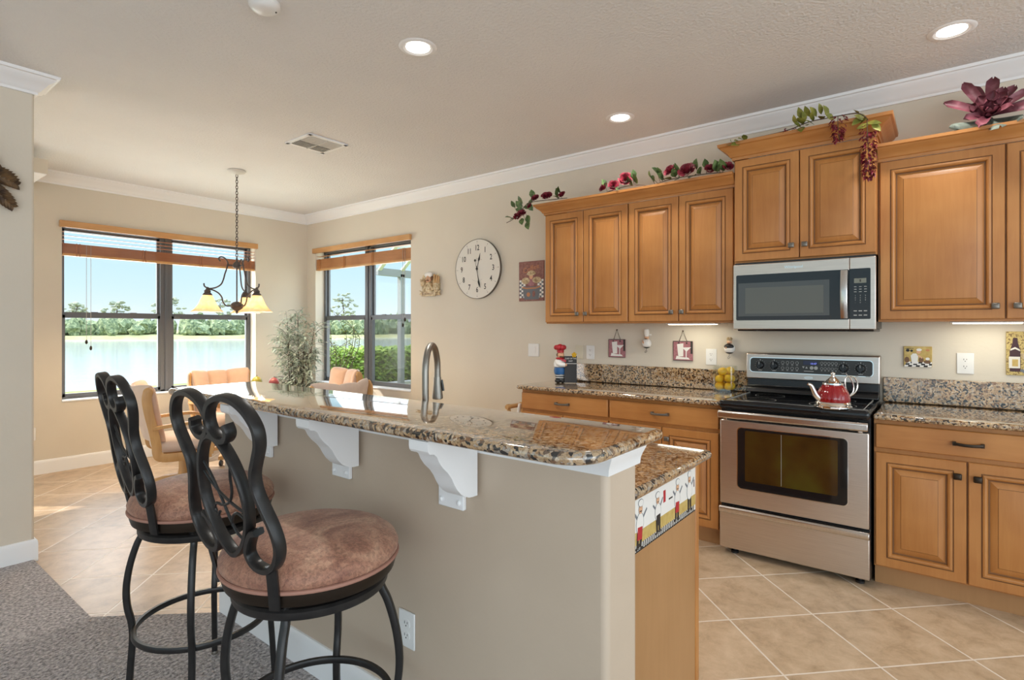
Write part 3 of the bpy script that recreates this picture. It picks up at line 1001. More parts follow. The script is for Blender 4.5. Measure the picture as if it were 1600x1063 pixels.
# ------------------------------------------------------------------ raised panel doors
def door_mesh(y0, y1, z0, z1, xf, th=0.020, sgn=-1, frame=0.058):
    """raised panel door with its face at x = xf, facing sgn*X; material 1 = glazed grooves"""
    m = MB()
    fr = frame
    rings = [(0.0, th, 0), (0.0, 0.003, 0), (0.003, 0.0, 0), (fr - 0.012, 0.0, 0), (fr - 0.010, 0.002, 1), (fr - 0.007, 0.002, 1), (fr - 0.005, -0.004, 0),
             (fr + 0.002, -0.006, 0), (fr + 0.009, -0.003, 0), (fr + 0.013, 0.006, 0), (fr + 0.016, 0.0105, 1), (fr + 0.021, 0.0110, 1), (fr + 0.024, 0.009, 0), (fr + 0.048, 0.002, 0), (fr + 0.050, 0.0005, 1), (fr + 0.0515, 0.0, 0)]
    prev = None
    for ins, d, mi in rings:
        x = xf - sgn * d
        q = [(x, y0 + ins, z0 + ins), (x, y1 - ins, z0 + ins), (x, y1 - ins, z1 - ins), (x, y0 + ins, z1 - ins)]
        if prev:
            for i in range(4):
                j = (i + 1) % 4
                m.poly([prev[i], prev[j], q[j], q[i]], mi)
        else:
            m.poly(q, 0)
        prev = q
    m.poly(prev, 0)
    return m
def square_knob(y, z, xf, parent, mat_='pewter'):
    k = MB()
    k.lathe([(0.006, 0), (0.005, 0.012), (0.008, 0.016)], (xf, y, z), 10, Matrix.Rotation(-PI / 2, 4, 'Y'))
    rows = []
    for d, h in ((0.012, 0.0115), (0.0145, 0.0135), (0.019, 0.0155), (0.023, 0.015), (0.0262, 0.011)):
        rows.append([(xf - d, y + u * h * 1.08, z + v * h) for u, v in ((-0.8, -1), (0.8, -1), (1, -0.8), (1, 0.8), (0.8, 1), (-0.8, 1), (-1, 0.8), (-1, -0.8))])
    k.grid(rows, True, False, None, True, True)
    return obj('knob', k, mat_, parent, smooth=50)
def bow_pull(y, z, xf, parent, L=0.105, mat_='pewter'):
    k = MB()
    for s in (-1, 1):
        k.box(xf - 0.024, xf, y + s * L / 2 - 0.007, y + s * L / 2 + 0.007, z - 0.009, z + 0.009)
    pts = [(xf - 0.020 - 0.010 * math.sin(PI * t / 12), y - L / 2 - 0.004 + (L + 0.008) * t / 12, z - 0.003 * math.sin(PI * t / 12)) for t in range(13)]
    k.bar(pts, 0.014, 0.007, (1, 0, 0))
    return obj('handle', k, mat_, parent, smooth=50)
def upper_cabinet(label, y0, y1, z0, z1, xf, doors, knobs, xback=4.029):
    root = thing('wall_cabinet', label, 'cabinet', (xf + 0.17, (y0 + y1) / 2, z0), 'maple wall cabinets')
    m = MB(); m.box(xf + 0.022, xback, y0, y1, z0, z1)
    obj('body', m, 'maple', root)
    for (a, b_), (ky, kz) in zip(doors, knobs):
        d = obj('door', door_mesh(a, b_, z0 + 0.012, z1 - 0.006, xf), ['maple', 'glaze'], root, smooth=20)
        square_knob(ky, kz, xf, d)
    return root
upper_cabinet('tall maple wall cabinet at the far end of the row beside the poster', 1.8175, 2.551, 1.376, 2.256, 3.70, [(2.198, 2.548), (1.822, 2.192)], [(2.241, 1.451), (2.167, 1.451)])
upper_cabinet('tall maple wall cabinet between the far cabinet and the microwave', 1.062, 1.8165, 1.376, 2.256, 3.70, [(1.442, 1.812), (1.076, 1.436)], [(1.485, 1.451), (1.412, 1.451)])
upper_cabinet('short raised maple wall cabinet above the microwave', 0.2935, 1.0605, 1.752, 2.412, 3.658, [(0.684, 1.053), (0.299, 0.678)], [(0.722, 1.838), (0.650, 1.838)])
upper_cabinet('wide maple wall cabinet under the plum flower', -0.785, 0.2915, 1.376, 2.270, 3.70, [(-0.240, 0.282), (-0.772, -0.248)], [(-0.204, 1.452), (-0.287, 1.452)])
CABC = [(0.0, -0.004), (0.006, -0.004), (0.008, 0.010), (0.016, 0.014), (0.020, 0.024), (0.034, 0.040), (0.052, 0.052), (0.058, 0.062), (0.068, 0.066), (0.070, 0.082), (0.0, 0.082)]
def cab_crown(path_of, z0, label, sc=1.0):
    m = MB()
    rows = [[Vector((x, y, z0 + z * sc)) for (x, y) in path_of(p * sc)] for p, z in CABC]
    m.grid(rows)
    for e_ in (0, -1):
        m.poly([r[e_] for r in rows])
    o = obj('cabinet_crown', m, 'maple_h', smooth=30)
    tag(o, label, 'crown moulding', 'maple crown mouldings on the cabinets')
cab_crown(lambda p: [(WX - 0.001, 2.5515 + p), (3.70 - p, 2.5515 + p), (3.70 - p, 1.0615)], 2.2565, 'long maple crown moulding under the rose sprays')
cab_crown(lambda p: [(WX - 0.001, 1.0605 + p), (3.658 - p, 1.0605 + p), (3.658 - p, 0.2935 - p), (WX - 0.001, 0.2935 - p)], 2.4135, 'maple crown moulding of the raised cabinet with hanging blossoms', 1.13)
cab_crown(lambda p: [(3.70 - p, 0.2905), (3.70 - p, -0.785)], 2.2705, 'maple crown moulding beneath the plum coloured flower')

def base_cabinet(label, y0, y1, doors, pulls_y, knobs, drawer):
    xf = 3.42
    root = thing('base_cabinet', label, 'cabinet', (3.72, (y0 + y1) / 2, 0), 'maple base cabinets')
    m = MB(); m.box(xf + 0.022, 4.029, y0, y1, 0.104, 0.868)
    obj('body', m, 'maple', root)
    m = MB(); m.box(3.49, 4.0, y0, y1, 0, 0.104)
    obj('toe_kick', m, 'panel', root)
    m = MB(); m.box(xf, xf + 0.020, drawer[0], drawer[1], 0.722, 0.846)
    d = obj('drawer', m, 'maple_h', root, bevel=0.005)
    bow_pull(pulls_y, 0.785, xf, d, mat_='bronze' if y1 < 0.5 else 'pewter')
    for (a, b_), (ky, kz) in zip(doors, knobs):
        d = obj('door', door_mesh(a, b_, 0.114, 0.698, xf), ['maple', 'glaze'], root, smooth=20)
        square_knob(ky, kz, xf, d, 'bronze' if y1 < 0.5 else 'pewter')
    return root
base_cabinet('maple base cabinet at the far end under the cook figurine', 1.8265, 2.585, [(2.206, 2.578), (1.834, 2.200)], 2.20, [(2.245, 0.63), (2.160, 0.63)], (1.834, 2.578))
base_cabinet('maple base cabinet directly left of the steel range', 1.066, 1.8255, [(1.446, 1.820), (1.080, 1.440)], 1.45, [(1.485, 0.63), (1.402, 0.63)], (1.080, 1.820))
base_cabinet('maple base cabinet to the right of the steel range', -0.47, 0.288, [(-0.084, 0.280), (-0.462, -0.092)], -0.091, [(-0.051, 0.628), (-0.126, 0.625)], (-0.462, 0.280))

def counter(label, y0, y1, sy0, sy1, rad):
    root = thing('counter', label, 'countertop', (3.71, (y0 + y1) / 2, 0.87), 'granite counters along the cooking wall')
    m = MB(); slab(m, 3.385, 4.0285, y0, y1, 0.8695, 0.90, rad)
    obj('worktop', m, 'granite', root, smooth=40)
    m = MB(); m.box(4.008, 4.0285, sy0, sy1, 0.9005, 1.045)
    obj('backsplash', m, 'granite', root, bevel=0.003)
    return root
counter('granite counter left of the range under the lemon jar', 1.066, 2.615, 1.066, 2.45, [0.004, 0.004, 0.004, 0.03])
counter('granite counter right of the range under the wine tile', -0.485, 0.288, -0.485, 0.288, [0.004, 0.004, 0.004, 0.01])

# ------------------------------------------------------------------ range
NY, UZ = (0, -1, 0), (0, 0, 1)
RY0, RY1 = 0.299, 1.056
rc = (RY0 + RY1) / 2
root = thing('range', 'freestanding stainless steel electric range with black glass cooktop', 'range', (3.68, rc, 0))
m = MB(); m.box(3.402, 4.0, RY0, RY1, 0.035, 0.884)
obj('body', m, 'black', root)
m = MB()
slab(m, 3.348, 3.93, RY0 - 0.002, RY1 + 0.002, 0.866, 0.914, [0.018, 0.004, 0.004, 0.018], 0.55)
ct = obj('cooktop', m, 'blackglass', root, smooth=40, label='black glass cooktop')
m = MB()
for x0, x1, y0, y1 in ((3.395, 3.90, RY0 + 0.03, RY0 + 0.034), (3.395, 3.90, RY1 - 0.034, RY1 - 0.03), (3.395, 3.399, RY0 + 0.03, RY1 - 0.03)):
    m.box(x0, x1, y0, y1, 0.9141, 0.9146)
for cx, cy, r in ((3.51, rc - 0.19, 0.115), (3.51, rc + 0.19, 0.09), (3.76, rc - 0.19, 0.085), (3.76, rc + 0.19, 0.085)):
    m.grid([circle(r, 0.9144, 40, (cx, cy)), circle(r - 0.002, 0.9144, 40, (cx, cy))], True)
obj('burner_marking', m, 'keyprint', ct, smooth=0)
m = MB()
m.prism([(3.93, 0.905), (4.005, 0.905), (4.005, 1.010), (3.945, 1.010), (3.940, 0.955), (3.915, 0.945), (3.90, 0.915)], (0, RY1 - 0.004, 0), (1, 0, 0), UZ, RY1 - RY0 - 0.008)
obj('riser', m, 'black', root, bevel=0.006, label='black riser behind the cooktop')
m = MB()
m.prism([(3.922, 1.004), (4.005, 1.004), (4.005, 1.176), (3.950, 1.177), (3.934, 1.170)], (0, RY1, 0), (1, 0, 0), UZ, RY1 - RY0)
bgd = obj('backguard', m, 'steel', root, bevel=0.007, seg=3, label='stainless steel backguard')
sl = Vector((3.934 - 3.922, 0, 1.170 - 1.004)).normalized()
def onbg(y, z, lift=0.0):
    t = (z - 1.004) / 0.166
    return Vector((3.922 + 0.012 * t, y, z)) + Vector((-sl.z, 0, sl.x)) * lift
m = MB()
def rr2(w, h, r, n=6):
    out = []
    for cx, cy, a0 in ((w - r, h - r, 0), (-w + r, h - r, PI / 2), (-w + r, -h + r, PI), (w - r, -h + r, 1.5 * PI)):
        for k in range(n + 1):
            a = a0 + PI / 2 * k / n
            out.append((cx + r * math.cos(a), cy + r * math.sin(a)))
    return out
pc = onbg(rc + 0.004, 1.096, 0.0015)
m.prism(rr2(0.350, 0.050, 0.022), pc, NY, sl, 0.003, 1)
m.prism(rr2(0.346, 0.046, 0.020), pc + Vector((-0.0008, 0, 0)), NY, sl, 0.004, 0)
cpn = obj('control_panel', m, ['panelgrey', 'chrome'], root, smooth=0, label='dark grey control panel')
o0 = onbg(rc, 1.096, 0.0074)
KM = ['display', 'digits', 'keyprint', 'panelgrey']
m = MB()
m.rect(-0.030, 0.055, 0.010, 0.036, o0, NY, sl, 0.0004, 0)
m.text('10:47', 0.016, o0 + Vector((-0.0006, -0.028, 0.018)), NY, sl, 0.0003, 1)
obj('display', m, KM, cpn, smooth=0, label='dark display with blue digits')
def ring_key(m, x, z, r):
    m.disc((x, z), r, o0, NY, sl, 0.0004, 14, 2)
    m.disc((x, z), r * 0.82, o0 + Vector((-0.0003, 0, 0)), NY, sl, 0.0004, 14, 3)
m = MB()
for i in range(4):
    for j in range(2):
        ring_key(m, -0.150 + 0.028 * i, 0.020 - 0.036 * j, 0.0095)
        m.rect(-0.156 + 0.028 * i, -0.144 + 0.028 * i, 0.004 - 0.036 * j, 0.007 - 0.036 * j, o0, NY, sl, 0.0004, 2)
obj('key_lettering', m, KM, cpn, smooth=0)
m = MB()
for i in range(5):
    for j in range(2):
        ring_key(m, 0.074 + 0.0195 * i, 0.024 - 0.034 * j, 0.0082)
        m.rect(0.070 + 0.0195 * i, 0.078 + 0.0195 * i, 0.009 - 0.034 * j, 0.012 - 0.034 * j, o0, NY, sl, 0.0004, 2)
obj('key_lettering', m, KM, cpn, smooth=0)
m = MB()
m.disc((0.018, -0.008), 0.011, o0, NY, sl, 0.0005, 16, 2)
m.disc((0.042, -0.008), 0.011, o0, NY, sl, 0.0005, 16, 2)
m.prism([(-0.036, 0.0), (-0.022, 0.0), (-0.029, -0.013)], o0, NY, sl, 0.0005, 2)
m.prism([(-0.018, -0.013), (-0.004, -0.013), (-0.011, 0.0)], o0, NY, sl, 0.0005, 2)
m.rect(-0.025, 0.030, -0.032, -0.028, o0, NY, sl, 0.0004, 2)
obj('key_lettering', m, KM, cpn, smooth=0)
for ky in (rc - 0.965, rc - 0.879, rc - 0.484, rc - 0.396):
    m = MB()
    m.rect(ky - 0.012, ky + 0.012, -0.037, -0.034, o0, NY, sl, 0.0004, 2)
    m.rect(ky - 0.002, ky + 0.002, 0.029, 0.037, o0, NY, sl, 0.0004, 2)
    for k in range(14):
        a = k * PI / 7 + 0.2
        m.disc((ky + 0.031 * math.cos(a), 0.031 * math.sin(a)), 0.0016, o0, NY, sl, 0.0004, 6, 2)
    obj('dial_marking', m, KM, cpn, smooth=0)
for ky in (0.965, 0.879, 0.484, 0.396):
    c = onbg(ky, 1.094, 0.005)
    ax = Vector((-sl.z, 0, sl.x))
    R4 = ax.to_track_quat('Z', 'Y').to_matrix().to_4x4()
    k = MB(); k.lathe([(0.025, 0), (0.025, 0.006), (0.022, 0.010), (0.021, 0.024), (0.018, 0.027)], c, 24, R4)
    k.prism([(-0.006, -0.022), (0.006, -0.022), (0.006, 0.022), (-0.006, 0.022)], c + ax * 0.024, NY, sl, 0.011)
    kn = obj('knob', k, 'black', root, smooth=40)
    k = MB(); k.prism([(-0.0016, 0.004), (0.0016, 0.004), (0.0016, 0.021), (-0.0016, 0.021)], c + ax * 0.0352, NY, sl, 0.0005)
    obj('pointer', k, 'keyprint', kn, smooth=0)
k = MB(); k.disc((0, 0), 0.024, onbg(rc, 1.024, 0.0005), NY, sl, 0.002, 24, 0, 0.0075)
k.disc((0, 0), 0.021, onbg(rc, 1.024, 0.0026), NY, sl, 0.0004, 24, 1, 0.0055)
k.text('Whirlpool', 0.008, onbg(rc, 1.024, 0.0034), NY, sl, 0.0003, 0)
obj('badge', k, ['chrome', 'steel'], bgd, smooth=0)
m = MB(); m.box(3.366, 3.402, RY0 + 0.004, RY1 - 0.002, 0.302, 0.798)
od = obj('oven_door', m, 'steel', root, bevel=0.006, seg=3, label='stainless steel oven door')
yc = (0.953 + 0.398) / 2
m = MB()
m.prism(rr2(0.2815, 0.181, 0.026), (3.3665, yc, 0.582), NY, UZ, 0.0018, 1)
m.prism(rr2(0.277, 0.1765, 0.023), (3.3655, yc, 0.582), NY, UZ, 0.0018, 0)
wn = obj('window_surround', m, ['blackglass', 'chrome'], od, smooth=0, label='black glass surround with a bright rim')
m = MB(); m.prism(rr2(0.234, 0.147, 0.010), (3.3634, 0.677, 0.598), NY, UZ, 0.0012, 0)
m.box(3.3618, 3.3622, 0.7165, 0.718, 0.455, 0.742, 1)
obj('oven_window', m, ['ovenglass', 'keyprint'], od, smooth=0, label='amber tinted oven window')
m = MB()
m.prism([(3.318, 0.818), (3.326, 0.812), (3.345, 0.812), (3.345, 0.854), (3.326, 0.856), (3.318, 0.848)], (0, RY1 - 0.002, 0), (1, 0, 0), UZ, RY1 - RY0 - 0.008)
for y in (RY0 + 0.03, RY1 - 0.05):
    m.box(3.34, 3.40, y, y + 0.02, 0.800, 0.85)
obj('handle', m, 'steel_v', od, bevel=0.003, label='full width steel handle')
m = MB(); m.box(3.366, 3.402, RY0 + 0.002, RY1, 0.040, 0.286)
dr = obj('drawer', m, 'steel', root, bevel=0.005, seg=3, label='stainless steel storage drawer')
m = MB()
m.prism([(3.348, 0.262), (3.352, 0.252), (3.366, 0.248), (3.390, 0.248), (3.390, 0.288), (3.358, 0.288), (3.350, 0.280)], (0, RY1, 0), (1, 0, 0), UZ, RY1 - RY0 - 0.002)
obj('handle', m, 'steel_v', dr, bevel=0.003)
for y in (RY0 + 0.05, RY1 - 0.07):
    m = MB(); m.lathe([(0.022, 0.0), (0.022, 0.012), (0.010, 0.014), (0.010, 0.040)], (3.43, y, 0), 12)
    obj('foot', m, 'black', root)
    m = MB(); m.lathe([(0.022, 0.0), (0.022, 0.012), (0.010, 0.014), (0.010, 0.040)], (3.95, y, 0), 12)
    obj('foot', m, 'black', root)

# ------------------------------------------------------------------ over-range microwave
root = thing('microwave', 'stainless steel microwave mounted above the range', 'microwave', (3.83, 0.673, 1.322))
m = MB(); m.box(3.650, 4.029, 0.298, 1.048, 1.336, 1.7505)
obj('body', m, 'black', root, label='black microwave casing')
m = MB(); m.prism([(3.64, 1.322), (4.0, 1.318), (4.0, 1.338), (3.635, 1.338)], (0, 1.030, 0), (1, 0, 0), UZ, 0.725)
obj('vent_grille', m, 'black', root, bevel=0.004)
m = MB(); m.box(3.620, 3.650, 0.4205, 1.0515, 1.333, 1.737)
md = obj('door', m, 'steel', root, bevel=0.004, seg=3)
m = MB(); m.prism(rr2(0.306, 0.1415, 0.008), (3.6206, 0.727, 1.530), NY, UZ, 0.0016)
dw = obj('door_window', m, 'blackglass', md, smooth=0)
m = MB(); m.rect(-0.287, 0.215, -0.116, 0.090, (3.6188, 0.733, 1.530), NY, UZ, 0.0006, 0)
m.rect(-0.245, 0.185, -0.100, 0.060, (3.6181, 0.733, 1.530), NY, UZ, 0.0005, 1)
obj('inner_glass', m, ['mwglass', 'mwinner'], md, smooth=0)
m = MB()
pts = [(3.618 - 0.030 * math.sin(PI * (0.12 + 0.76 * t / 14)) , 0.443, 1.396 + 0.270 * t / 14) for t in range(15)]
m.bar(pts, 0.034, 0.012, (1, 0, 0))
for z in (1.402, 1.652):
    m.box(3.600, 3.620, 0.434, 0.452, z - 0.0, z + 0.010)
obj('handle', m, 'steel_v', md, smooth=40)
m = MB(); m.text('Whirlpool', 0.024, (3.6195, 0.705, 1.705), NY, UZ, 0.0006, 0)
obj('lettering', m, 'chrome', md, smooth=0)
m = MB(); m.box(3.620, 3.650, 0.2945, 0.4190, 1.333, 1.737)
cp = obj('control_side', m, 'steel', root, bevel=0.004, seg=3)
m = MB(); m.prism(rr2(0.0500, 0.1415, 0.006), (3.6206, 0.369, 1.532), NY, UZ, 0.0016)
kp = obj('control_panel', m, 'blackglass', root, smooth=0)
m = MB()
o0 = (3.6188, 0.367, 1.532)
m.rect(-0.030, 0.028, 0.060, 0.086, o0, NY, UZ, 0.0005, 0)
m.rect(-0.003, 0.003, 0.066, 0.080, (3.6183, 0.367, 1.532), NY, UZ, 0.0003, 2)
for j in range(3):
    for i in range(3):
        m.rect(-0.030 + 0.024 * i, -0.018 + 0.024 * i, 0.038 - 0.014 * j, 0.041 - 0.014 * j, o0, NY, UZ, 0.0004, 1)
for j, row in enumerate(('123', '456', '789', '-0-')):
    for i, ch in enumerate(row):
        m.text(ch, 0.010, (3.6187, 0.391 - 0.024 * i, 1.522 - 0.013 * j), NY, UZ, 0.0003, 1)
for j in range(2):
    for i in range(3):
        m.rect(-0.032 + 0.024 * i, -0.016 + 0.024 * i, -0.098 + 0.026 * j * 0 - 0.024 * j, -0.093 - 0.024 * j, o0, NY, UZ, 0.0004, 1)
obj('key_lettering', m, ['lcd', 'keyprint', 'ink'], kp, smooth=0)

# ------------------------------------------------------------------ kettle on the cooktop
KC = Vector((3.400, 0.470, 0.9148))
root = thing('kettle', 'shiny red fluted kettle with chrome base on the cooktop', 'kettle', KC)
m = MB()
rows = []
prof = [(0.076, 0.030), (0.0805, 0.040), (0.0795, 0.058), (0.073, 0.080), (0.063, 0.100), (0.052, 0.116), (0.045, 0.124)]
for r, z in prof:
    rows.append([KC + Vector(((r * (1 + 0.035 * abs(math.sin(9 * a)) - 0.02)) * math.cos(a), (r * (1 + 0.035 * abs(math.sin(9 * a)) - 0.02)) * math.sin(a), z)) for a in [2 * PI * i / 108 for i in range(108)]])
m.grid(rows, True, False, None, True, True)
obj('body', m, 'redenamel', root, smooth=60)
m = MB(); m.lathe([(0.088, 0.0), (0.091, 0.004), (0.091, 0.010), (0.083, 0.016), (0.085, 0.024), (0.079, 0.032)], KC, 48)
obj('base', m, 'chrome', root)
m = MB(); m.lathe([(0.046, 0.120), (0.050, 0.124), (0.049, 0.131), (0.040, 0.136), (0.028, 0.148), (0.016, 0.160), (0.010, 0.165), (0.010, 0.170), (0.0, 0.171)], KC, 36)
ld = obj('lid', m, 'chrome', root)
m = MB(); m.ell(KC + Vector((0, 0, 0.179)), 0.0115, 16, 10)
obj('lid_knob', m, 'chrome', ld)
d = Vector((-0.616, 0.788, 0))
m = MB()
sp = spline([KC + d * 0.066 + Vector((0, 0, 0.045)), KC + d * 0.088 + Vector((0, 0, 0.062)), KC + d * 0.103 + Vector((0, 0, 0.090)), KC + d * 0.118 + Vector((0, 0, 0.118)), KC + d * 0.134 + Vector((0, 0, 0.126))], 5)
m.tube(sp, [0.020 - 0.013 * i / (len(sp) - 1) for i in range(len(sp))], 14)
obj('spout', m, 'chrome', root)
m = MB()
for off in (0.0, 1.0):
    pp = [KC - d * 0.078 + Vector((0, 0, 0.052)), KC - d * (0.118 - 0.012 * off) + Vector((0, 0, 0.080)), KC - d * (0.132 - 0.022 * off) + Vector((0, 0, 0.118)), KC - d * (0.118 - 0.024 * off) + Vector((0, 0, 0.158)), KC - d * (0.084 - 0.006 * off) + Vector((0, 0, 0.168 - 0.004 * off)), KC - d * 0.066 + Vector((0, 0, 0.150)), KC - d * 0.066 + Vector((0, 0, 0.118)), KC - d * 0.071 + Vector((0, 0, 0.088))]
    m.tube(spline(pp, 6), 0.0042, 8)
m.tube([KC - d * 0.078 + Vector((0, 0, 0.166)), KC - d * 0.068 + Vector((0, 0, 0.184))], [0.004, 0.003], 8)
obj('handle', m, 'chrome', root)

# ------------------------------------------------------------------ glass jar of lemons
JC = Vector((3.915, 1.190, 0.9006))
JW = 0.066
root = thing('glass_jar', 'square clear glass jar of lemons on the counter beside the range', 'jar', JC)
m = MB()
outer = [(JC.x + x, JC.y + y) for x, y in rr2(JW, JW, 0.014)]
inner = [(JC.x + x, JC.y + y) for x, y in rr2(JW - 0.004, JW - 0.004, 0.011)]
z = JC.z
m.grid([[(x, y, z) for x, y in outer], [(x, y, z + 0.178) for x, y in outer], [(x, y, z + 0.180) for x, y in inner], [(x, y, z + 0.010) for x, y in inner]], True, False, None, True, True)
obj('jar_wall', m, 'jarglass', root, smooth=40)
random.seed(4)
lem = MB()
rows = []
for i in range(15):
    t = -1 + 2 * i / 14
    r = 0.0268 * math.sqrt(max(0, 1 - t * t)) ** 0.9 if abs(t) < 1 else 0.0002
    if abs(t) > 0.86:
        r = max(0.0015, (1 - abs(t)) / 0.14 * 0.0125)
    rows.append([(r * math.cos(2 * PI * j / 20), r * math.sin(2 * PI * j / 20), 0.0325 * t) for j in range(20)])
lem.grid(rows, True, False, None, True, True)
spots = [(-0.031, 0.031, 0.040), (0.030, 0.030, 0.040), (-0.031, -0.030, 0.041), (0.030, -0.031, 0.040), (-0.028, 0.030, 0.092), (0.030, 0.026, 0.096), (-0.030, -0.029, 0.097), (0.028, -0.030, 0.092), (-0.022, 0.012, 0.142), (0.018, -0.026, 0.146), (-0.010, -0.028, 0.140 + 0.0)]
lroot = None
for i, (x, y, zz) in enumerate(spots[:10]):
    p = (JC.x + x, JC.y + y, JC.z + zz)
    if lroot is None:
        lroot = obj('lemon', lem, 'lemon', None, smooth=60, local=True)
        o = lroot
    else:
        o = lroot.copy(); COL.objects.link(o)
    o.location = p
    o.rotation_euler = (rnd(0.9, 1.9), rnd(-0.5, 0.5), rnd(0, 6.28))
    tag(o, 'whole yellow lemon inside the square glass jar', 'lemon', 'lemons in the glass jar')

# ------------------------------------------------------------------ cook figurine with chalkboard
FC = Vector((3.790, 2.405, 0.9005))
root = thing('figurine', 'painted cook figurine holding a small chalkboard on the counter', 'figurine', FC)
vl = Vector((-0.616, 0.788, 0)); vr = -vl
tw = Vector((-0.788, -0.616, 0))
def F(r, dpt, z):
    return FC + vr * r + tw * dpt + Vector((0, 0, z))
m = MB()
m.ell(F(-0.066, 0.012, 0.016), (0.034, 0.026, 0.017), 14, 8, 0); m.ell(F(-0.030, 0.016, 0.014), (0.028, 0.024, 0.015), 14, 8, 0)
obj('shoe', m, ['blackpaint'], root)
m = MB()
m.tube([F(-0.060, 0.0, 0.020), F(-0.058, 0.0, 0.075)], [0.024, 0.030], 14, mi=0); m.tube([F(-0.034, 0.0, 0.018), F(-0.038, 0.0, 0.075)], [0.022, 0.028], 14, mi=0)
for zz in (0.030, 0.047, 0.064):
    m.tube([F(-0.059, 0.0, zz), F(-0.059, 0.0, zz + 0.008)], [0.0290, 0.0300], 14, mi=1); m.tube([F(-0.036, 0.0, zz), F(-0.036, 0.0, zz + 0.008)], [0.0268, 0.0278], 14, mi=1)
obj('trousers', m, ['white', 'blackpaint'], root)
m = MB(); m.lathe([(0.030, 0.066), (0.044, 0.070), (0.050, 0.095), (0.046, 0.122), (0.034, 0.126)], F(-0.050, 0, 0), 20)
obj('apron', m, 'blue', root)
m = MB(); m.lathe([(0.036, 0.122), (0.048, 0.130), (0.050, 0.155), (0.040, 0.182), (0.020, 0.192)], F(-0.052, 0, 0), 20)
m.tube(spline([F(-0.078, 0.02, 0.172), F(-0.060, 0.052, 0.150), F(-0.016, 0.055, 0.146)], 5), 0.017, 12)
obj('jacket', m, 'white', root)
m = MB(); m.ell(F(-0.010, 0.056, 0.146), (0.014, 0.012, 0.013), 12, 8)
obj('hand', m, 'skin', root)
m = MB(); m.lathe([(0.022, 0.186), (0.034, 0.190), (0.038, 0.198), (0.028, 0.204)], F(-0.048, 0.004, 0), 18)
m.prism([(-0.018, 0), (0.035, -0.012), (0.030, -0.030), (0.0, -0.018)], F(-0.040, 0.044, 0.196), vr, UZ, 0.006)
obj('scarf', m, 'red', root)
m = MB(); m.ell(F(-0.044, 0.006, 0.222), (0.028, 0.028, 0.031), 16, 12); m.ell(F(-0.034, 0.034, 0.220), (0.009, 0.009, 0.008), 10, 8)
hd = obj('head', m, 'skin', root)
m = MB(); m.tube(spline([F(-0.056, 0.030, 0.210), F(-0.036, 0.037, 0.212), F(-0.016, 0.028, 0.209)], 4), [0.003] + [0.006] * 7 + [0.003], 8)
m.ell(F(-0.044, 0.032, 0.234), (0.003, 0.003, 0.004), 8, 6); m.ell(F(-0.024, 0.031, 0.234), (0.003, 0.003, 0.004), 8, 6)
m.ell(F(-0.068, 0.004, 0.224), (0.010, 0.014, 0.016), 10, 8)
obj('moustache', m, 'resinbrown', hd)
m = MB(); m.lathe([(0.028, 0.242), (0.029, 0.262), (0.034, 0.266)], F(-0.047, 0.004, 0), 18)
for a in range(6):
    m.ell(F(-0.050 + 0.028 * math.cos(a * PI / 3), 0.004 + 0.022 * math.sin(a * PI / 3), 0.284), (0.023, 0.023, 0.021), 12, 8)
m.ell(F(-0.050, 0.004, 0.292), (0.026, 0.026, 0.020), 12, 8)
obj('toque', m, 'red', root, label='red floppy cook hat')
m = MB()
bo = F(0.028, 0.036, 0.004)
m.prism([(-0.046, 0), (0.052, 0), (0.052, 0.212), (-0.046, 0.212)], bo, vr, UZ, 0.010)
cb = obj('chalkboard', m, 'chalk', root, bevel=0.002)
m = MB()
m.text('CHEF OF THE', 0.0150, F(0.031, 0.0475, 0.196), vr, UZ, 0.0004)
m.text('DAY', 0.0165, F(0.031, 0.0475, 0.176), vr, UZ, 0.0004)
m.rect(-0.040, 0.050, 0.150, 0.1535, F(0.028, 0.0465, 0.004), vr, UZ, 0.0005)
obj('lettering', m, 'white', cb, smooth=0)
m = MB()
for a in range(5):
    m.ell(F(0.058 + 0.013 * math.cos(a * 1.257 + 0.3), 0.050, 0.226 + 0.013 * math.sin(a * 1.257 + 0.3)), (0.010, 0.007, 0.010), 10, 6)
m.ell(F(0.058, 0.054, 0.226), 0.008, 10, 6)
obj('star', m, 'yellow', root, label='yellow flower shaped ornament')

# ------------------------------------------------------------------ electrical plates
def plate(label, y, z, w, h, kind, mat_='plate', tr=None, group=None):
    c = Vector((WX, y, z))
    root = thing('outlet' if kind == 'outlet' else 'switch', label, 'outlet' if kind == 'outlet' else 'switch', c, group)
    m = MB(); m.box(-0.0065, -0.0003, -w / 2, w / 2, -h / 2, h / 2)
    m.moved(Matrix.Translation(c))
    obj('cover_plate', m, mat_, root, bevel=0.003)
    if kind == 'outlet':
        for s in (-1, 1):
            m = MB(); m.prism(rr2(0.0165, 0.0135, 0.010), c + Vector((-0.0062, 0, s * 0.0195)), NY, UZ, 0.0022)
            so = obj('socket', m, mat_, root, smooth=0)
            m = MB()
            o0 = c + Vector((-0.0084, 0, s * 0.0195))
            m.rect(-0.0075, -0.0050, -0.001, 0.008, o0, NY, UZ, 0.0004); m.rect(0.0050, 0.0072, 0.0, 0.007, o0, NY, UZ, 0.0004)
            m.disc((0, -0.0065), 0.0026, o0, NY, UZ, 0.0004, 10)
            obj('slot', m, 'slot', so, smooth=0)
    elif kind == 'switch':
        m = MB(); m.prism(rr2(0.016, 0.033, 0.002), c + Vector((-0.0062, -0.004, 0)), NY, UZ, 0.004)
        obj('rocker', m, mat_, root, bevel=0.001)
    return root
plate('white light switch alone on the wall near the far counter end', 2.900, 1.143, 0.118, 0.116, 'switch')
plate('almond blank plate half behind the figurine chalkboard', 2.425, 1.138, 0.078, 0.116, 'blank', 'almond')
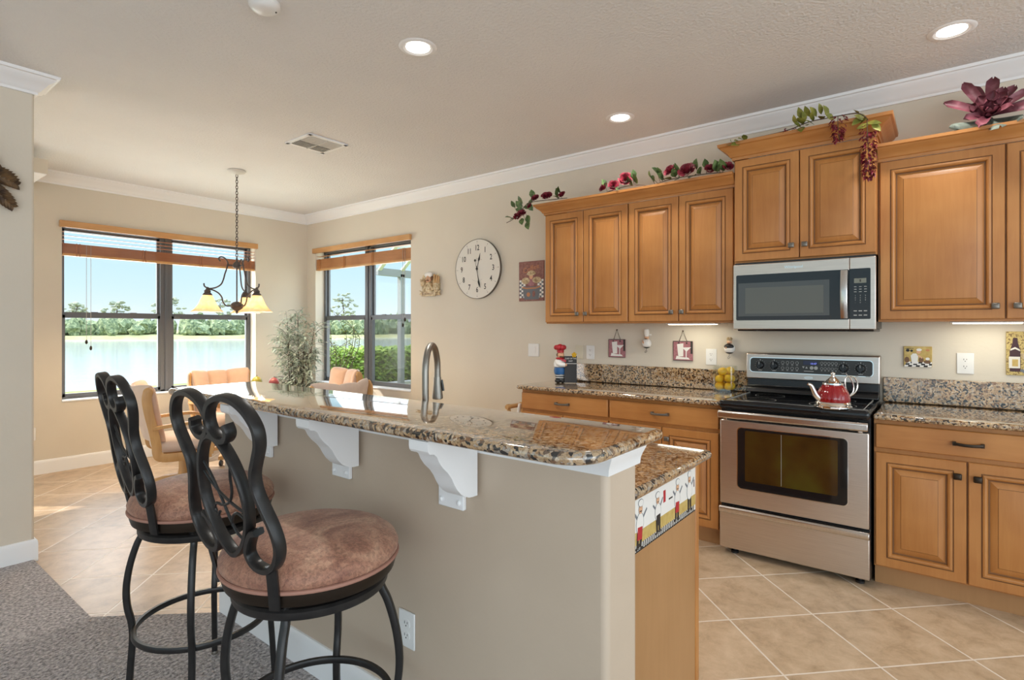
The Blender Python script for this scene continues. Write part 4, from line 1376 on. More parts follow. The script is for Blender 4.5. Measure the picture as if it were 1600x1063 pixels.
plate('white outlet between the figurine and the nearer hanging pink tile', 2.318, 1.138, 0.076, 0.116, 'outlet')
plate('white outlet just above the lemon jar', 1.323, 1.132, 0.076, 0.116, 'outlet')
plate('white outlet between the cook tile and the wine tile', -0.094, 1.141, 0.076, 0.118, 'outlet')
r = plate('white outlet low on the half wall behind the near stool', 0, 0, 0.076, 0.118, 'outlet')
r.location = (1.2095, 1.375, 0.362)
r = plate('white outlet low on the lake window wall beside the wall end', 0, 0, 0.076, 0.118, 'outlet')
r.location = (1.262, FY - 0.0005, 0.375)
r.rotation_euler = (0, 0, PI / 2)

# ------------------------------------------------------------------ wall clock
CC = Vector((WX, 3.556, 1.913))
root = thing('wall_clock', 'large round cream wall clock with black numerals', 'clock', CC)
RX = Matrix.Rotation(-PI / 2, 4, 'Y')
m = MB(); m.lathe([(0.284, 0.0005), (0.289, 0.004), (0.289, 0.026), (0.2872, 0.0285), (0.2852, 0.027), (0.2852, 0.023)], CC, 72, RX)
obj('case', m, 'pewter', root)
m = MB(); m.lathe([(0.0, 0.0255), (0.2845, 0.0255), (0.2845, 0.022)], CC, 72, RX)
fc = obj('dial', m, 'clockface', root, smooth=0)
m = MB()
for k in range(1, 13):
    a = PI / 2 - k * PI / 6
    m.text(str(k), 0.074, CC + Vector((-0.0262, -0.203 * math.cos(a), 0.203 * math.sin(a))), NY, UZ, 0.0004, 0, squeeze=0.80, bold=0.0012)
for k in range(12):
    a = k * PI / 6
    m.disc((0.264 * math.cos(a), 0.264 * math.sin(a)), 0.006, CC + Vector((-0.0262, 0, 0)), NY, UZ, 0.0004, 8, 1)
    m.disc((0.246 * math.cos(a), 0.246 * math.sin(a)), 0.003, CC + Vector((-0.0262, 0, 0)), NY, UZ, 0.0004, 8, 1)
for k in range(9):
    a = -PI / 2 + (k - 4) * 0.13
    m.rect(-0.006, 0.006, -0.001, 0.001, CC + Vector((-0.0262, -0.118 * math.cos(a), 0.118 * math.sin(a))), (0, -math.cos(a + PI / 2), math.sin(a + PI / 2)), (0, -math.cos(a), math.sin(a)), 0.0004, 1)
m.rect(-0.030, 0.060, 0.085, 0.088, CC + Vector((-0.0262, 0, 0)), NY, UZ, 0.0004, 1)
m.rect(-0.015, 0.045, 0.100, 0.103, CC + Vector((-0.0262, 0, 0)), NY, UZ, 0.0004, 1)
obj('numerals', m, ['ink', 'faintink'], fc, smooth=0)
def hand(name, ang, L, w, spade, tail, lift):
    u = Vector((0, -math.cos(ang), math.sin(ang))); v = Vector((0, math.sin(ang), math.cos(ang)))
    m = MB()
    o0 = CC + Vector((-0.027 - lift, 0, 0))
    m.prism([(-tail, -w / 2), (L, -w / 3), (L, w / 3), (-tail, w / 2)], o0, u, v, -0.002 if (u.cross(v)).x > 0 else 0.002)
    m.prism([(spade - 0.03, 0), (spade, -w * 1.9), (spade + 0.03, -w * 0.8), (L + 0.02, 0), (spade + 0.03, w * 0.8), (spade, w * 1.9)], o0, u, v, -0.002 if (u.cross(v)).x > 0 else 0.002)
    if tail > 0.05:
        m.disc((-tail, 0), 0.012, o0, u, v, -0.002 if (u.cross(v)).x > 0 else 0.002, 12)
    return obj(name, m, 'ink', fc, smooth=0)
hand('hour_hand', math.radians(75), 0.135, 0.0055, 0.095, 0.02, 0.0)
hand('minute_hand', math.radians(-80), 0.165, 0.0055, 0.130, 0.03, 0.003)
hand('second_hand', math.radians(-76), 0.170, 0.002, 0.150, 0.085, 0.006)
m = MB(); m.lathe([(0.009, 0.025), (0.009, 0.038), (0.0, 0.039)], CC, 16, RX)
obj('hub', m, 'ink', fc)

# ------------------------------------------------------------------ cook relief plaque
PC = Vector((WX, 4.205, 1.800))
root = thing('wall_plaque', 'small carved cook relief plaque beside the window and clock', 'plaque', PC)
def PP(u, z, d=0.0):
    return PC + Vector((-d, -u, z))
m = MB()
m.prism([(-0.14, -0.07), (-0.145, 0.06), (-0.12, 0.10), (-0.05, 0.10), (0.05, 0.095), (0.10, 0.10), (0.12, 0.03), (0.11, -0.08), (-0.10, -0.09)], PP(0, 0, 0.0005), NY, UZ, 0.014)
obj('backing', m, 'cream', root, bevel=0.004)
m = MB(); m.ell(PP(-0.028, -0.035, 0.018), (0.022, 0.062, 0.062), 18, 12); m.tube(spline([PP(-0.085, -0.07, 0.020), PP(-0.06, -0.02, 0.028), PP(-0.03, 0.012, 0.024)], 4), 0.020, 10); m.tube(spline([PP(0.035, -0.07, 0.020), PP(0.02, -0.02, 0.028), PP(-0.02, 0.012, 0.024)], 4), 0.020, 10)
obj('jacket', m, 'cream', root)
m = MB(); m.ell(PP(-0.025, 0.050, 0.028), (0.024, 0.036, 0.040), 16, 12); m.ell(PP(-0.025, 0.046, 0.054), (0.010, 0.009, 0.009), 10, 8)
hd = obj('head', m, 'skin', root)
m = MB(); m.tube(spline([PP(-0.050, 0.034, 0.048), PP(-0.025, 0.036, 0.056), PP(0.0, 0.034, 0.048)], 4), [0.002] + [0.006] * 7 + [0.002], 8); m.ell(PP(-0.040, 0.060, 0.050), 0.004, 8, 6); m.ell(PP(-0.010, 0.060, 0.050), 0.004, 8, 6)
m.ell(PP(0.018, 0.060, 0.020), (0.016, 0.012, 0.024), 10, 8)
obj('moustache', m, 'resinbrown', hd)
m = MB()
for k in range(5):
    m.ell(PP(-0.060 + 0.018 * k, 0.095 + 0.010 * math.sin(PI * k / 4), 0.026), (0.020, 0.018, 0.022), 12, 8)
m.tube([PP(-0.060, 0.080, 0.030), PP(0.010, 0.080, 0.030)], 0.011, 10)
obj('toque', m, 'white', root)
m = MB()
for k, (u, tilt) in enumerate(((0.070, -0.02), (0.090, 0.01), (0.110, 0.03))):
    m.tube([PP(u, -0.01, 0.024), PP(u + tilt * 0.6, 0.085 + 0.012 * (1 - k), 0.026)], [0.013, 0.009], 10)
obj('bread', m, 'oak', root)
m = MB(); m.lathe([(0.028, -0.085), (0.036, -0.05), (0.040, 0.0), (0.042, 0.004)], PP(0.090, 0, 0.020), 18)
m.lathe([(0.026, -0.02), (0.034, 0.03), (0.036, 0.055)], PP(-0.115, 0, 0.018), 16)
obj('basket', m, 'cream', root)
m = MB()
m.prism([(-0.125, -0.125), (0.085, -0.130), (0.090, -0.082), (-0.120, -0.078)], PP(0, 0, 0.030), NY, UZ, 0.010)
m.prism([(0.085, -0.120), (0.150, -0.118), (0.130, -0.092), (0.155, -0.066), (0.088, -0.080)], PP(0, 0, 0.020), NY, UZ, 0.008)
m.prism([(-0.125, -0.115), (-0.165, -0.105), (-0.148, -0.082), (-0.168, -0.060), (-0.122, -0.076)], PP(0, 0, 0.020), NY, UZ, 0.008)
bn = obj('banner', m, 'cream', root, bevel=0.002)
m = MB(); m.text('BON APPETIT', 0.030, PP(-0.018, -0.104, 0.0405), NY, UZ, 0.0005, squeeze=0.95)
obj('lettering', m, 'resinbrown', bn, smooth=0)

# ------------------------------------------------------------------ poster beside the cabinets
QC = Vector((WX, 2.921, 1.763))
root = thing('poster', 'small reddish coffee cook poster next to the end cabinet', 'poster', QC)
def box_at(c, d0, d1, w, h, mb, mi=0):
    mb.box(c.x - d1, c.x - d0, c.y - w / 2, c.y + w / 2, c.z - h / 2, c.z + h / 2, mi)
m = MB(); box_at(QC, 0.0005, 0.012, 0.275, 0.358, m)
pb = obj('board', m, 'postred', root, bevel=0.002)
m = MB(); o0 = QC + Vector((-0.0122, 0, 0))
m.rect(-0.112, 0.112, -0.172, 0.150, o0, NY, UZ, 0.0004, 0)
o1 = QC + Vector((-0.0128, 0, 0))
for k in range(2):
    for i in range(3):
        for j in range(9):
            if (i + j) % 2 == 0:
                x0 = (-0.130 + 0.022 * i) if k == 0 else (0.070 + 0.022 * i)
                m.rect(x0, x0 + 0.022, -0.150 + 0.018 * j, -0.132 + 0.018 * j, o1, NY, UZ, 0.0003, 1)
            elif True:
                x0 = (-0.130 + 0.022 * i) if k == 0 else (0.070 + 0.022 * i)
                m.rect(x0, x0 + 0.022, -0.150 + 0.018 * j, -0.132 + 0.018 * j, o1, NY, UZ, 0.0003, 2)
o2 = QC + Vector((-0.0132, 0, 0))
m.prism([(-0.075, -0.165), (0.085, -0.165), (0.100, -0.050), (-0.095, -0.050)], o2, NY, UZ, 0.0003, 2)
m.disc((-0.060, 0.005), 0.045, o2, NY, UZ, 0.0005, 18, 3, 0.030); m.disc((0.062, 0.008), 0.048, o2, NY, UZ, 0.0005, 18, 3, 0.028)
m.disc((0.0, -0.010), 0.042, o2, NY, UZ, 0.0004, 18, 5, 0.035)
m.disc((0.0, 0.042), 0.020, o2, NY, UZ, 0.0006, 16, 4, 0.026)
m.prism([(-0.052, 0.062), (-0.030, 0.088), (0.0, 0.098), (0.034, 0.088), (0.056, 0.064), (0.020, 0.050), (-0.018, 0.050)], o2, NY, UZ, 0.0008, 3)
m.prism([(-0.100, -0.048), (-0.05, -0.058), (0.05, -0.058), (0.105, -0.044), (0.105, -0.056), (0.05, -0.070), (-0.05, -0.070), (-0.100, -0.060)], o2, NY, UZ, 0.0012, 6)
m.disc((-0.03, -0.12), 0.020, o2, NY, UZ, 0.0007, 14, 6); m.disc((0.030, -0.115), 0.016, o2, NY, UZ, 0.0007, 14, 0, 0.028)
m.text('Coffee', 0.068, QC + Vector((-0.0136, 0, 0.112)), (0, -0.97, 0.24), (0, -0.24, -0.97) if False else (0, 0.24, 0.97), 0.0004, 6)
obj('print', m, ['postred', 'white', 'greyprint', 'cream', 'skin', 'pinktile', 'orangeprint'], pb, smooth=0, label='printed cook carrying a tray')

# ------------------------------------------------------------------ hanging pink tiles
def hanging_tile(label, y, z):
    c = Vector((WX, y, z))
    root = thing('hanging_tile', label, 'wall tile', c, 'hanging pink tiles above the counter')
    m = MB(); box_at(c, 0.003, 0.013, 0.148, 0.146, m)
    b_ = obj('plaque', m, 'pinktile', root, bevel=0.003)
    m = MB(); o0 = c + Vector((-0.0132, 0, 0))
    for a, b2, c2, d2 in ((-0.074, 0.074, 0.068, 0.073), (-0.074, 0.074, -0.073, -0.069), (-0.074, -0.071, -0.073, 0.073), (0.058, 0.074, -0.02, 0.073)):
        m.rect(a, b2, c2, d2, o0, NY, UZ, 0.0003, 0)
    m.prism([(-0.044, 0.050), (0.004, 0.056), (0.004, -0.040), (-0.034, -0.044)], o0, NY, UZ, 0.0006, 1)
    m.prism([(-0.004, 0.025), (0.062, 0.028), (0.030, -0.004), (0.026, -0.004)], o0, NY, UZ, 0.0010, 2)
    m.rect(0.0225, 0.0295, -0.050, -0.004, o0, NY, UZ, 0.0008, 2)
    m.disc((0.026, -0.053), 0.020, o0, NY, UZ, 0.0008, 14, 2, 0.006)
    m.prism([(-0.055, -0.062), (0.055, -0.062), (0.040, -0.050), (-0.030, -0.044), (-0.046, -0.036)], o0, NY, UZ, 0.0004, 1)
    m.disc((-0.030, 0.058), 0.006, o0, NY, UZ, 0.0010, 10, 0); m.disc((0.030, 0.058), 0.006, o0, NY, UZ, 0.0010, 10, 0)
    obj('relief', m, ['ink', 'white', 'plate'], b_, smooth=0, label='pale bottle and glass picture')
    m = MB(); m.tube([c + Vector((-0.008, 0.030, 0.070)), c + Vector((-0.010, 0.0, 0.148)), c + Vector((-0.008, -0.030, 0.070))], 0.0022, 6)
    m.lathe([(0.003, 0.0), (0.003, 0.010), (0.006, 0.012), (0.0, 0.013)], c + Vector((0, 0, 0.148)), 8, RX)
    obj('cord', m, 'stem', root)
    return root
hanging_tile('pink bottle and glass tile hanging nearer the cook figurine', 2.071, 1.178)
hanging_tile('pink bottle and glass tile hanging nearer the lemon jar', 1.529, 1.171)

# ------------------------------------------------------------------ little round cook ornaments
def round_cook(label, y, z, hat, dark):
    c = Vector((WX - 0.034, y, z))
    root = thing('wall_ornament', label, 'ornament', c, 'round cook ornaments above the counter')
    m = MB(); m.ell(c, (0.033, 0.037, 0.037), 20, 14)
    b_ = obj('body', m, 'white', root)
    m = MB()
    rows = []
    for ph in (-1.57, -1.3, -1.0, -0.75):
        rows.append([c + Vector((0.0338 * math.cos(ph) * math.cos(2 * PI * j / 20), 0.0378 * math.cos(ph) * math.sin(2 * PI * j / 20), 0.0378 * math.sin(ph))) for j in range(20)])
    m.grid(rows, True)
    if dark:
        m.ell(c + Vector((-0.012, 0, 0.014)), (0.024, 0.034, 0.020), 16, 8)
    obj('trousers', m, 'blackpaint', b_)
    m = MB(); m.ell(c + Vector((0, 0, 0.046)), (0.016, 0.018, 0.016), 14, 10); m.ell(c + Vector((-0.016, 0, 0.044)), 0.005, 8, 6)
    m.tube([c + Vector((-0.010, 0.026, 0.02)), c + Vector((-0.034, 0.012, 0.004))], 0.006, 8)
    hd = obj('head', m, 'skin', root)
    m = MB()
    m.ell(c + Vector((-0.012, 0, 0.036)), (0.008, 0.012, 0.004), 10, 6)
    obj('moustache', m, 'resinbrown', hd)
    m = MB()
    if hat == 'tall':
        m.lathe([(0.015, 0.054), (0.015, 0.062), (0.020, 0.070), (0.019, 0.108), (0.014, 0.113)], c, 16)
        m.lathe([(0.013, 0.0), (0.010, 0.01)], c + Vector((0.02, -0.018, 0.062)), 8)
    else:
        m.lathe([(0.016, 0.054), (0.017, 0.062), (0.021, 0.070), (0.012, 0.080)], c, 16)
    obj('hat', m, 'white' if hat == 'tall' else 'cream', hd)
    m = MB(); m.tube(spline([c + Vector((-0.006, 0, -0.036)), c + Vector((-0.008, 0, -0.052)), c + Vector((-0.012, 0.008, -0.062)), c + Vector((-0.018, 0.004, -0.070)), c + Vector((-0.018, -0.006, -0.064)), c + Vector((-0.012, -0.008, -0.056))], 4), 0.0022, 6)
    obj('hook', m, 'pewter', root)
    return root
round_cook('round white cook ornament with a tall hat between the pink tiles', 1.805, 1.222, 'tall', False)
round_cook('round black and white cook ornament above the lemon jar', 1.186, 1.197, 'low', True)

# ------------------------------------------------------------------ art tiles right of the range
c = Vector((WX, 0.121, 1.173))
root = thing('wall_tile', 'yellow cook tile with a black and white chequered floor', 'wall tile', c)
m = MB(); box_at(c, 0.0005, 0.010, 0.134, 0.120, m)
b_ = obj('tile', m, 'ochre', root, bevel=0.002)
m = MB(); o0 = c + Vector((-0.0102, 0, 0))
for j in range(3):
    for i in range(7):
        x0 = -0.066 + 0.0185 * i + (0.006 * j)
        m.prism([(x0, -0.060 + 0.010 * j), (min(x0 + 0.0185, 0.066), -0.060 + 0.010 * j), (min(x0 + 0.0210, 0.066), -0.050 + 0.010 * j), (min(x0 + 0.003, 0.066), -0.050 + 0.010 * j)], o0, NY, UZ, 0.0003, (i + j) % 2)
m.prism([(-0.028, -0.042), (-0.002, -0.042), (0.002, 0.006), (-0.008, 0.018), (-0.024, 0.018), (-0.034, 0.004)], o0, NY, UZ, 0.0008, 0)
m.disc((0.004, 0.028), 0.011, o0, NY, UZ, 0.0009, 14, 2); m.disc((0.006, 0.040), 0.013, o0, NY, UZ, 0.0012, 14, 0, 0.008)
m.prism([(-0.006, 0.010), (0.004, 0.010), (0.022, -0.006), (0.020, -0.012)], o0, NY, UZ, 0.0010, 2)
m.disc((0.016, -0.018), 0.012, o0, NY, UZ, 0.0009, 12, 4, 0.016)
m.disc((0.044, -0.030), 0.017, o0, NY, UZ, 0.0006, 14, 4, 0.010); m.disc((0.046, -0.012), 0.010, o0, NY, UZ, 0.0006, 14, 0, 0.008)
m.disc((-0.052, -0.020), 0.012, o0, NY, UZ, 0.0006, 12, 4, 0.018); m.rect(-0.060, -0.020, 0.046, 0.049, o0, NY, UZ, 0.0005, 1)
m.disc((-0.048, 0.036), 0.009, o0, NY, UZ, 0.0005, 12, 1); m.disc((-0.030, 0.034), 0.007, o0, NY, UZ, 0.0005, 12, 1); m.disc((0.046, 0.038), 0.010, o0, NY, UZ, 0.0005, 12, 3, 0.006)
obj('picture', m, ['white', 'blackpaint', 'skin', 'orangeprint', 'resinbrown'], b_, smooth=0)

c = Vector((WX, -0.352, 1.204))
root = thing('wall_tile', 'mottled gold tile picturing a dark wine bottle and glass', 'wall tile', c)
m = MB(); box_at(c, 0.0005, 0.010, 0.172, 0.236, m)
b_ = obj('tile', m, 'mosaic', root, bevel=0.002)
m = MB(); o0 = c + Vector((-0.0102, 0, 0))
m.prism([(-0.072, -0.098), (-0.028, -0.098), (-0.028, 0.012), (-0.038, 0.052), (-0.041, 0.084), (-0.058, 0.084), (-0.061, 0.052), (-0.072, 0.012)], o0, NY, UZ, 0.0010, 0)
m.rect(-0.075, -0.030, -0.080, -0.018, o0, NY, UZ, 0.0014, 1)
m.rect(-0.062, -0.038, -0.070, -0.032, o0, NY, UZ, 0.0017, 2)
m.prism([(-0.070, 0.014), (-0.050, 0.024), (-0.030, 0.012), (-0.032, 0.022), (-0.050, 0.034), (-0.068, 0.024)], o0, NY, UZ, 0.0014, 1)
m.prism([(-0.030, 0.0), (0.018, 0.002), (0.010, -0.030), (-0.004, -0.040), (-0.020, -0.030)], o0, NY, UZ, 0.0018, 3)
m.rect(-0.009, -0.003, -0.085, -0.040, o0, NY, UZ, 0.0016, 3); m.disc((-0.006, -0.086), 0.018, o0, NY, UZ, 0.0014, 14, 3, 0.004)
for i, (x, z) in enumerate(((-0.022, -0.092), (-0.012, -0.098), (0.004, -0.090), (0.014, -0.097), (0.026, -0.090), (0.038, -0.096))):
    m.disc((x, z), 0.008, o0, NY, UZ, 0.0020 + 0.0002 * i, 12, 4)
obj('picture', m, ['wine', 'clockface', 'ochre', 'cream', 'greyprint'], b_, smooth=0)

# ------------------------------------------------------------------ gooseneck tap
fx, fy = 1.48, 1.582
root = thing('tap', 'brushed nickel gooseneck tap rising behind the bar', 'tap', (fx, fy, 0.90))
m = MB(); m.lathe([(0.028, 0), (0.028, 0.006), (0.020, 0.012), (0.017, 0.03)], (fx, fy, 0.9005), 24)
obj('base', m, 'nickel', root)
dd = Vector((math.cos(math.radians(31)), math.sin(math.radians(31)), 0))
B0 = Vector((fx, fy, 0.93))
R = 0.092
pts = [B0, B0 + Vector((0, 0, 0.12)), B0 + Vector((0, 0, 0.238))]
for k in range(1, 13):
    a = PI * k / 12
    pts.append(B0 + Vector((0, 0, 0.238)) + dd * (R - R * math.cos(a)) + Vector((0, 0, R * 1.12 * math.sin(a))))
pts.append(B0 + Vector((0, 0, 0.205)) + dd * (2 * R))
m = MB(); m.tube(pts, 0.0132, 16)
obj('spout', m, 'nickel', root)
hp = B0 + Vector((0, 0, 0.205)) + dd * (2 * R)
m = MB(); m.lathe([(0.0150, 0.0), (0.0155, -0.004), (0.0165, -0.030), (0.0225, -0.082), (0.0225, -0.090), (0.017, -0.093)], hp, 24)
sh = obj('spray_head', m, 'nickel', root)
m = MB(); rr_ = Vector((0.616, -0.788, 0))
m.tube([hp + rr_ * 0.017 + Vector((0, 0, -0.012)), hp + rr_ * 0.0215 + Vector((0, 0, -0.035)), hp + rr_ * 0.0245 + Vector((0, 0, -0.058))], 0.005, 8)
obj('button', m, 'panelgrey', sh)
m = MB(); m.tube([B0 + Vector((0, 0, 0.01)) - rr_ * 0.014, B0 + Vector((0, 0, 0.035)) - rr_ * 0.045], [0.009, 0.006], 10)
obj('lever', m, 'nickel', root)

# ------------------------------------------------------------------ bar stools (facing +X, origin at the foot of the seat centre)
def stool():
    root = thing('bar_stool', 'near scroll-backed iron bar stool with suede seat, closest to the granite corner', 'bar stool', (0, 0, 0), 'scroll-backed bar stools at the granite bar')
    m = MB()
    prof = [(0.0, 0.697), (0.18, 0.694), (0.224, 0.690), (0.234, 0.703), (0.236, 0.718), (0.228, 0.735), (0.205, 0.753), (0.165, 0.767), (0.11, 0.776), (0.05, 0.780), (0.0, 0.781)]
    m.lathe(prof, (0, 0, 0), 64)
    cu = obj('seat_cushion', m, 'suede', root, smooth=80, local=True, label='mottled brown suede seat cushion')
    m = MB(); m.tube(circle(0.2325, 0.693, 64), 0.0055, 8, True)
    obj('piping', m, 'piping', cu)
    m = MB(); m.lathe([(0.21, 0.652), (0.224, 0.655), (0.229, 0.672), (0.229, 0.690), (0.20, 0.690)], (0, 0, 0), 64)
    obj('seat_pan', m, 'bronze', root, smooth=40)
    # back
    def bk(w, z):
        return Vector((-0.215 - 0.189 * (z - 0.764) + 0.2 * w * w, -w, z))
    nb = Vector((1, 0, 0.189)).normalized()
    scr = [(0.126, 0.850), (0.105, 0.843), (0.082, 0.815), (0.070, 0.785), (0.090, 0.760), (0.132, 0.757), (0.170, 0.776), (0.192, 0.806), (0.199, 0.838), (0.190, 0.877), (0.171, 0.916), (0.155, 0.955), (0.156, 0.995), (0.178, 1.036), (0.196, 1.071), (0.197, 1.107), (0.172, 1.142), (0.131, 1.164), (0.076, 1.168), (0.026, 1.150), (0.002, 1.117), (0.006, 1.084), (0.034, 1.064), (0.066, 1.066), (0.084, 1.084), (0.078, 1.104)]
    for sg in (1, -1):
        m = MB(); m.bar([bk(sg * p.x, p.y) for p in spline([Vector((a, b_, 0)) for a, b_ in scr], 5)], 0.0165, 0.027, nb)
        obj('back_scroll', m, 'iron', root, smooth=50)
        m = MB()
        m.bar([bk(sg * 0.150, 0.764), bk(sg * 0.146, 0.735), bk(sg * 0.140, 0.70), bk(sg * 0.132, 0.655)], 0.026, 0.010, lambda p: (p.x, p.y, 0))
        obj('back_post', m, 'iron', root, smooth=50)
    half = [(0.0, 0.768), (0.032, 0.782), (0.066, 0.815), (0.093, 0.862), (0.103, 0.910), (0.096, 0.960), (0.076, 1.010), (0.044, 1.050), (0.014, 1.068)]
    full = half + [(-a, b_) for a, b_ in reversed(half[1:])]
    m = MB(); m.bar([bk(p.x, p.y) for p in spline([Vector((a, b_, 0)) for a, b_ in full], 5, True)], 0.0145, 0.026, nb, True)
    lp = obj('back_loop', m, 'iron', root, smooth=50)
    m = MB()
    for wv in ([(-0.086, 0.968), (-0.062, 0.948), (-0.026, 0.925), (0.022, 0.905), (0.062, 0.893), (0.096, 0.886)],
               [(-0.078, 0.995), (-0.050, 0.962), (-0.022, 0.915), (0.002, 0.865), (0.030, 0.825), (0.062, 0.815)],
               [(0.060, 1.010), (0.046, 0.975), (0.040, 0.935), (0.020, 0.905), (-0.018, 0.890), (-0.052, 0.888), (-0.066, 0.872), (-0.054, 0.858), (-0.042, 0.868)],
               [(0.010, 0.842), (0.020, 0.866), (0.042, 0.880), (0.066, 0.876), (0.086, 0.862)]):
        m.tube([bk(p.x, p.y) for p in spline([Vector((a, b_, 0)) for a, b_ in wv], 5)], 0.0036, 8)
    obj('wire_scrollwork', m, 'iron', lp)
    # base
    m = MB(); m.lathe([(0.165, 0.612), (0.203, 0.612), (0.206, 0.618), (0.206, 0.632), (0.200, 0.638), (0.165, 0.638)], (0, 0, 0), 64, caps=False)
    m.grid([circle(0.165, 0.638, 64), circle(0.165, 0.612, 64)], True)
    for k in range(4):
        a = k * PI / 2 + PI / 4
        m.box(-0.012, 0.012, -0.012, 0.012, 0.636, 0.654)
        v0 = len(m.v) - 8
        for i in range(v0, v0 + 8):
            x, y, z = m.v[i]
            m.v[i] = (x + 0.185 * math.cos(a), y + 0.185 * math.sin(a), z)
    m.lathe([(0.055, 0.636), (0.055, 0.654)], (0, 0, 0), 24)
    m.box(-0.17, 0.17, -0.015, 0.015, 0.640, 0.650); m.box(-0.015, 0.015, -0.17, 0.17, 0.640, 0.650)
    br = obj('base_ring', m, 'iron', root, smooth=40)
    m = MB(); m.bar(circle(0.2165, 0.268, 64), 0.020, 0.014, lambda p: (p.x, p.y, 0), True)
    fr_ = obj('foot_ring', m, 'iron', root, smooth=50)
    legs = []
    lp_ = [(0.190, 0.640), (0.191, 0.606), (0.212, 0.560), (0.233, 0.485), (0.243, 0.410), (0.240, 0.345), (0.228, 0.290), (0.224, 0.235), (0.229, 0.150), (0.238, 0.012)]
    for k in range(4):
        a = k * PI / 2 + PI / 4
        ca, sa = math.cos(a), math.sin(a)
        m = MB(); m.bar([(p.x * ca, p.x * sa, p.y) for p in spline([Vector((r, z, 0)) for r, z in lp_], 5)], 0.020, 0.020, (ca, sa, 0))
        lg = obj('leg', m, 'iron', root, smooth=50)
        m = MB(); m.lathe([(0.012, 0.0), (0.013, 0.003), (0.011, 0.012)], (0.238 * ca, 0.238 * sa, 0.0), 12)
        obj('glide', m, 'nickel', lg)
        legs.append(lg)
    return root
st = stool()
st.location = (0.877, 1.395, 0.0135)
def turn(root, upper, base):
    for ch in root.children:
        nm = ch.name.split('.')[0]
        ch.rotation_euler = (0, 0, base if nm in ('base_ring', 'foot_ring', 'leg') else upper)
turn(st, math.radians(2), math.radians(-6))
st2 = dup(st, (0.905, 2.142, 0.0135), 'far scroll-backed iron bar stool with suede seat, beside the tiled nook floor')
turn(st2, math.radians(-5), math.radians(13))

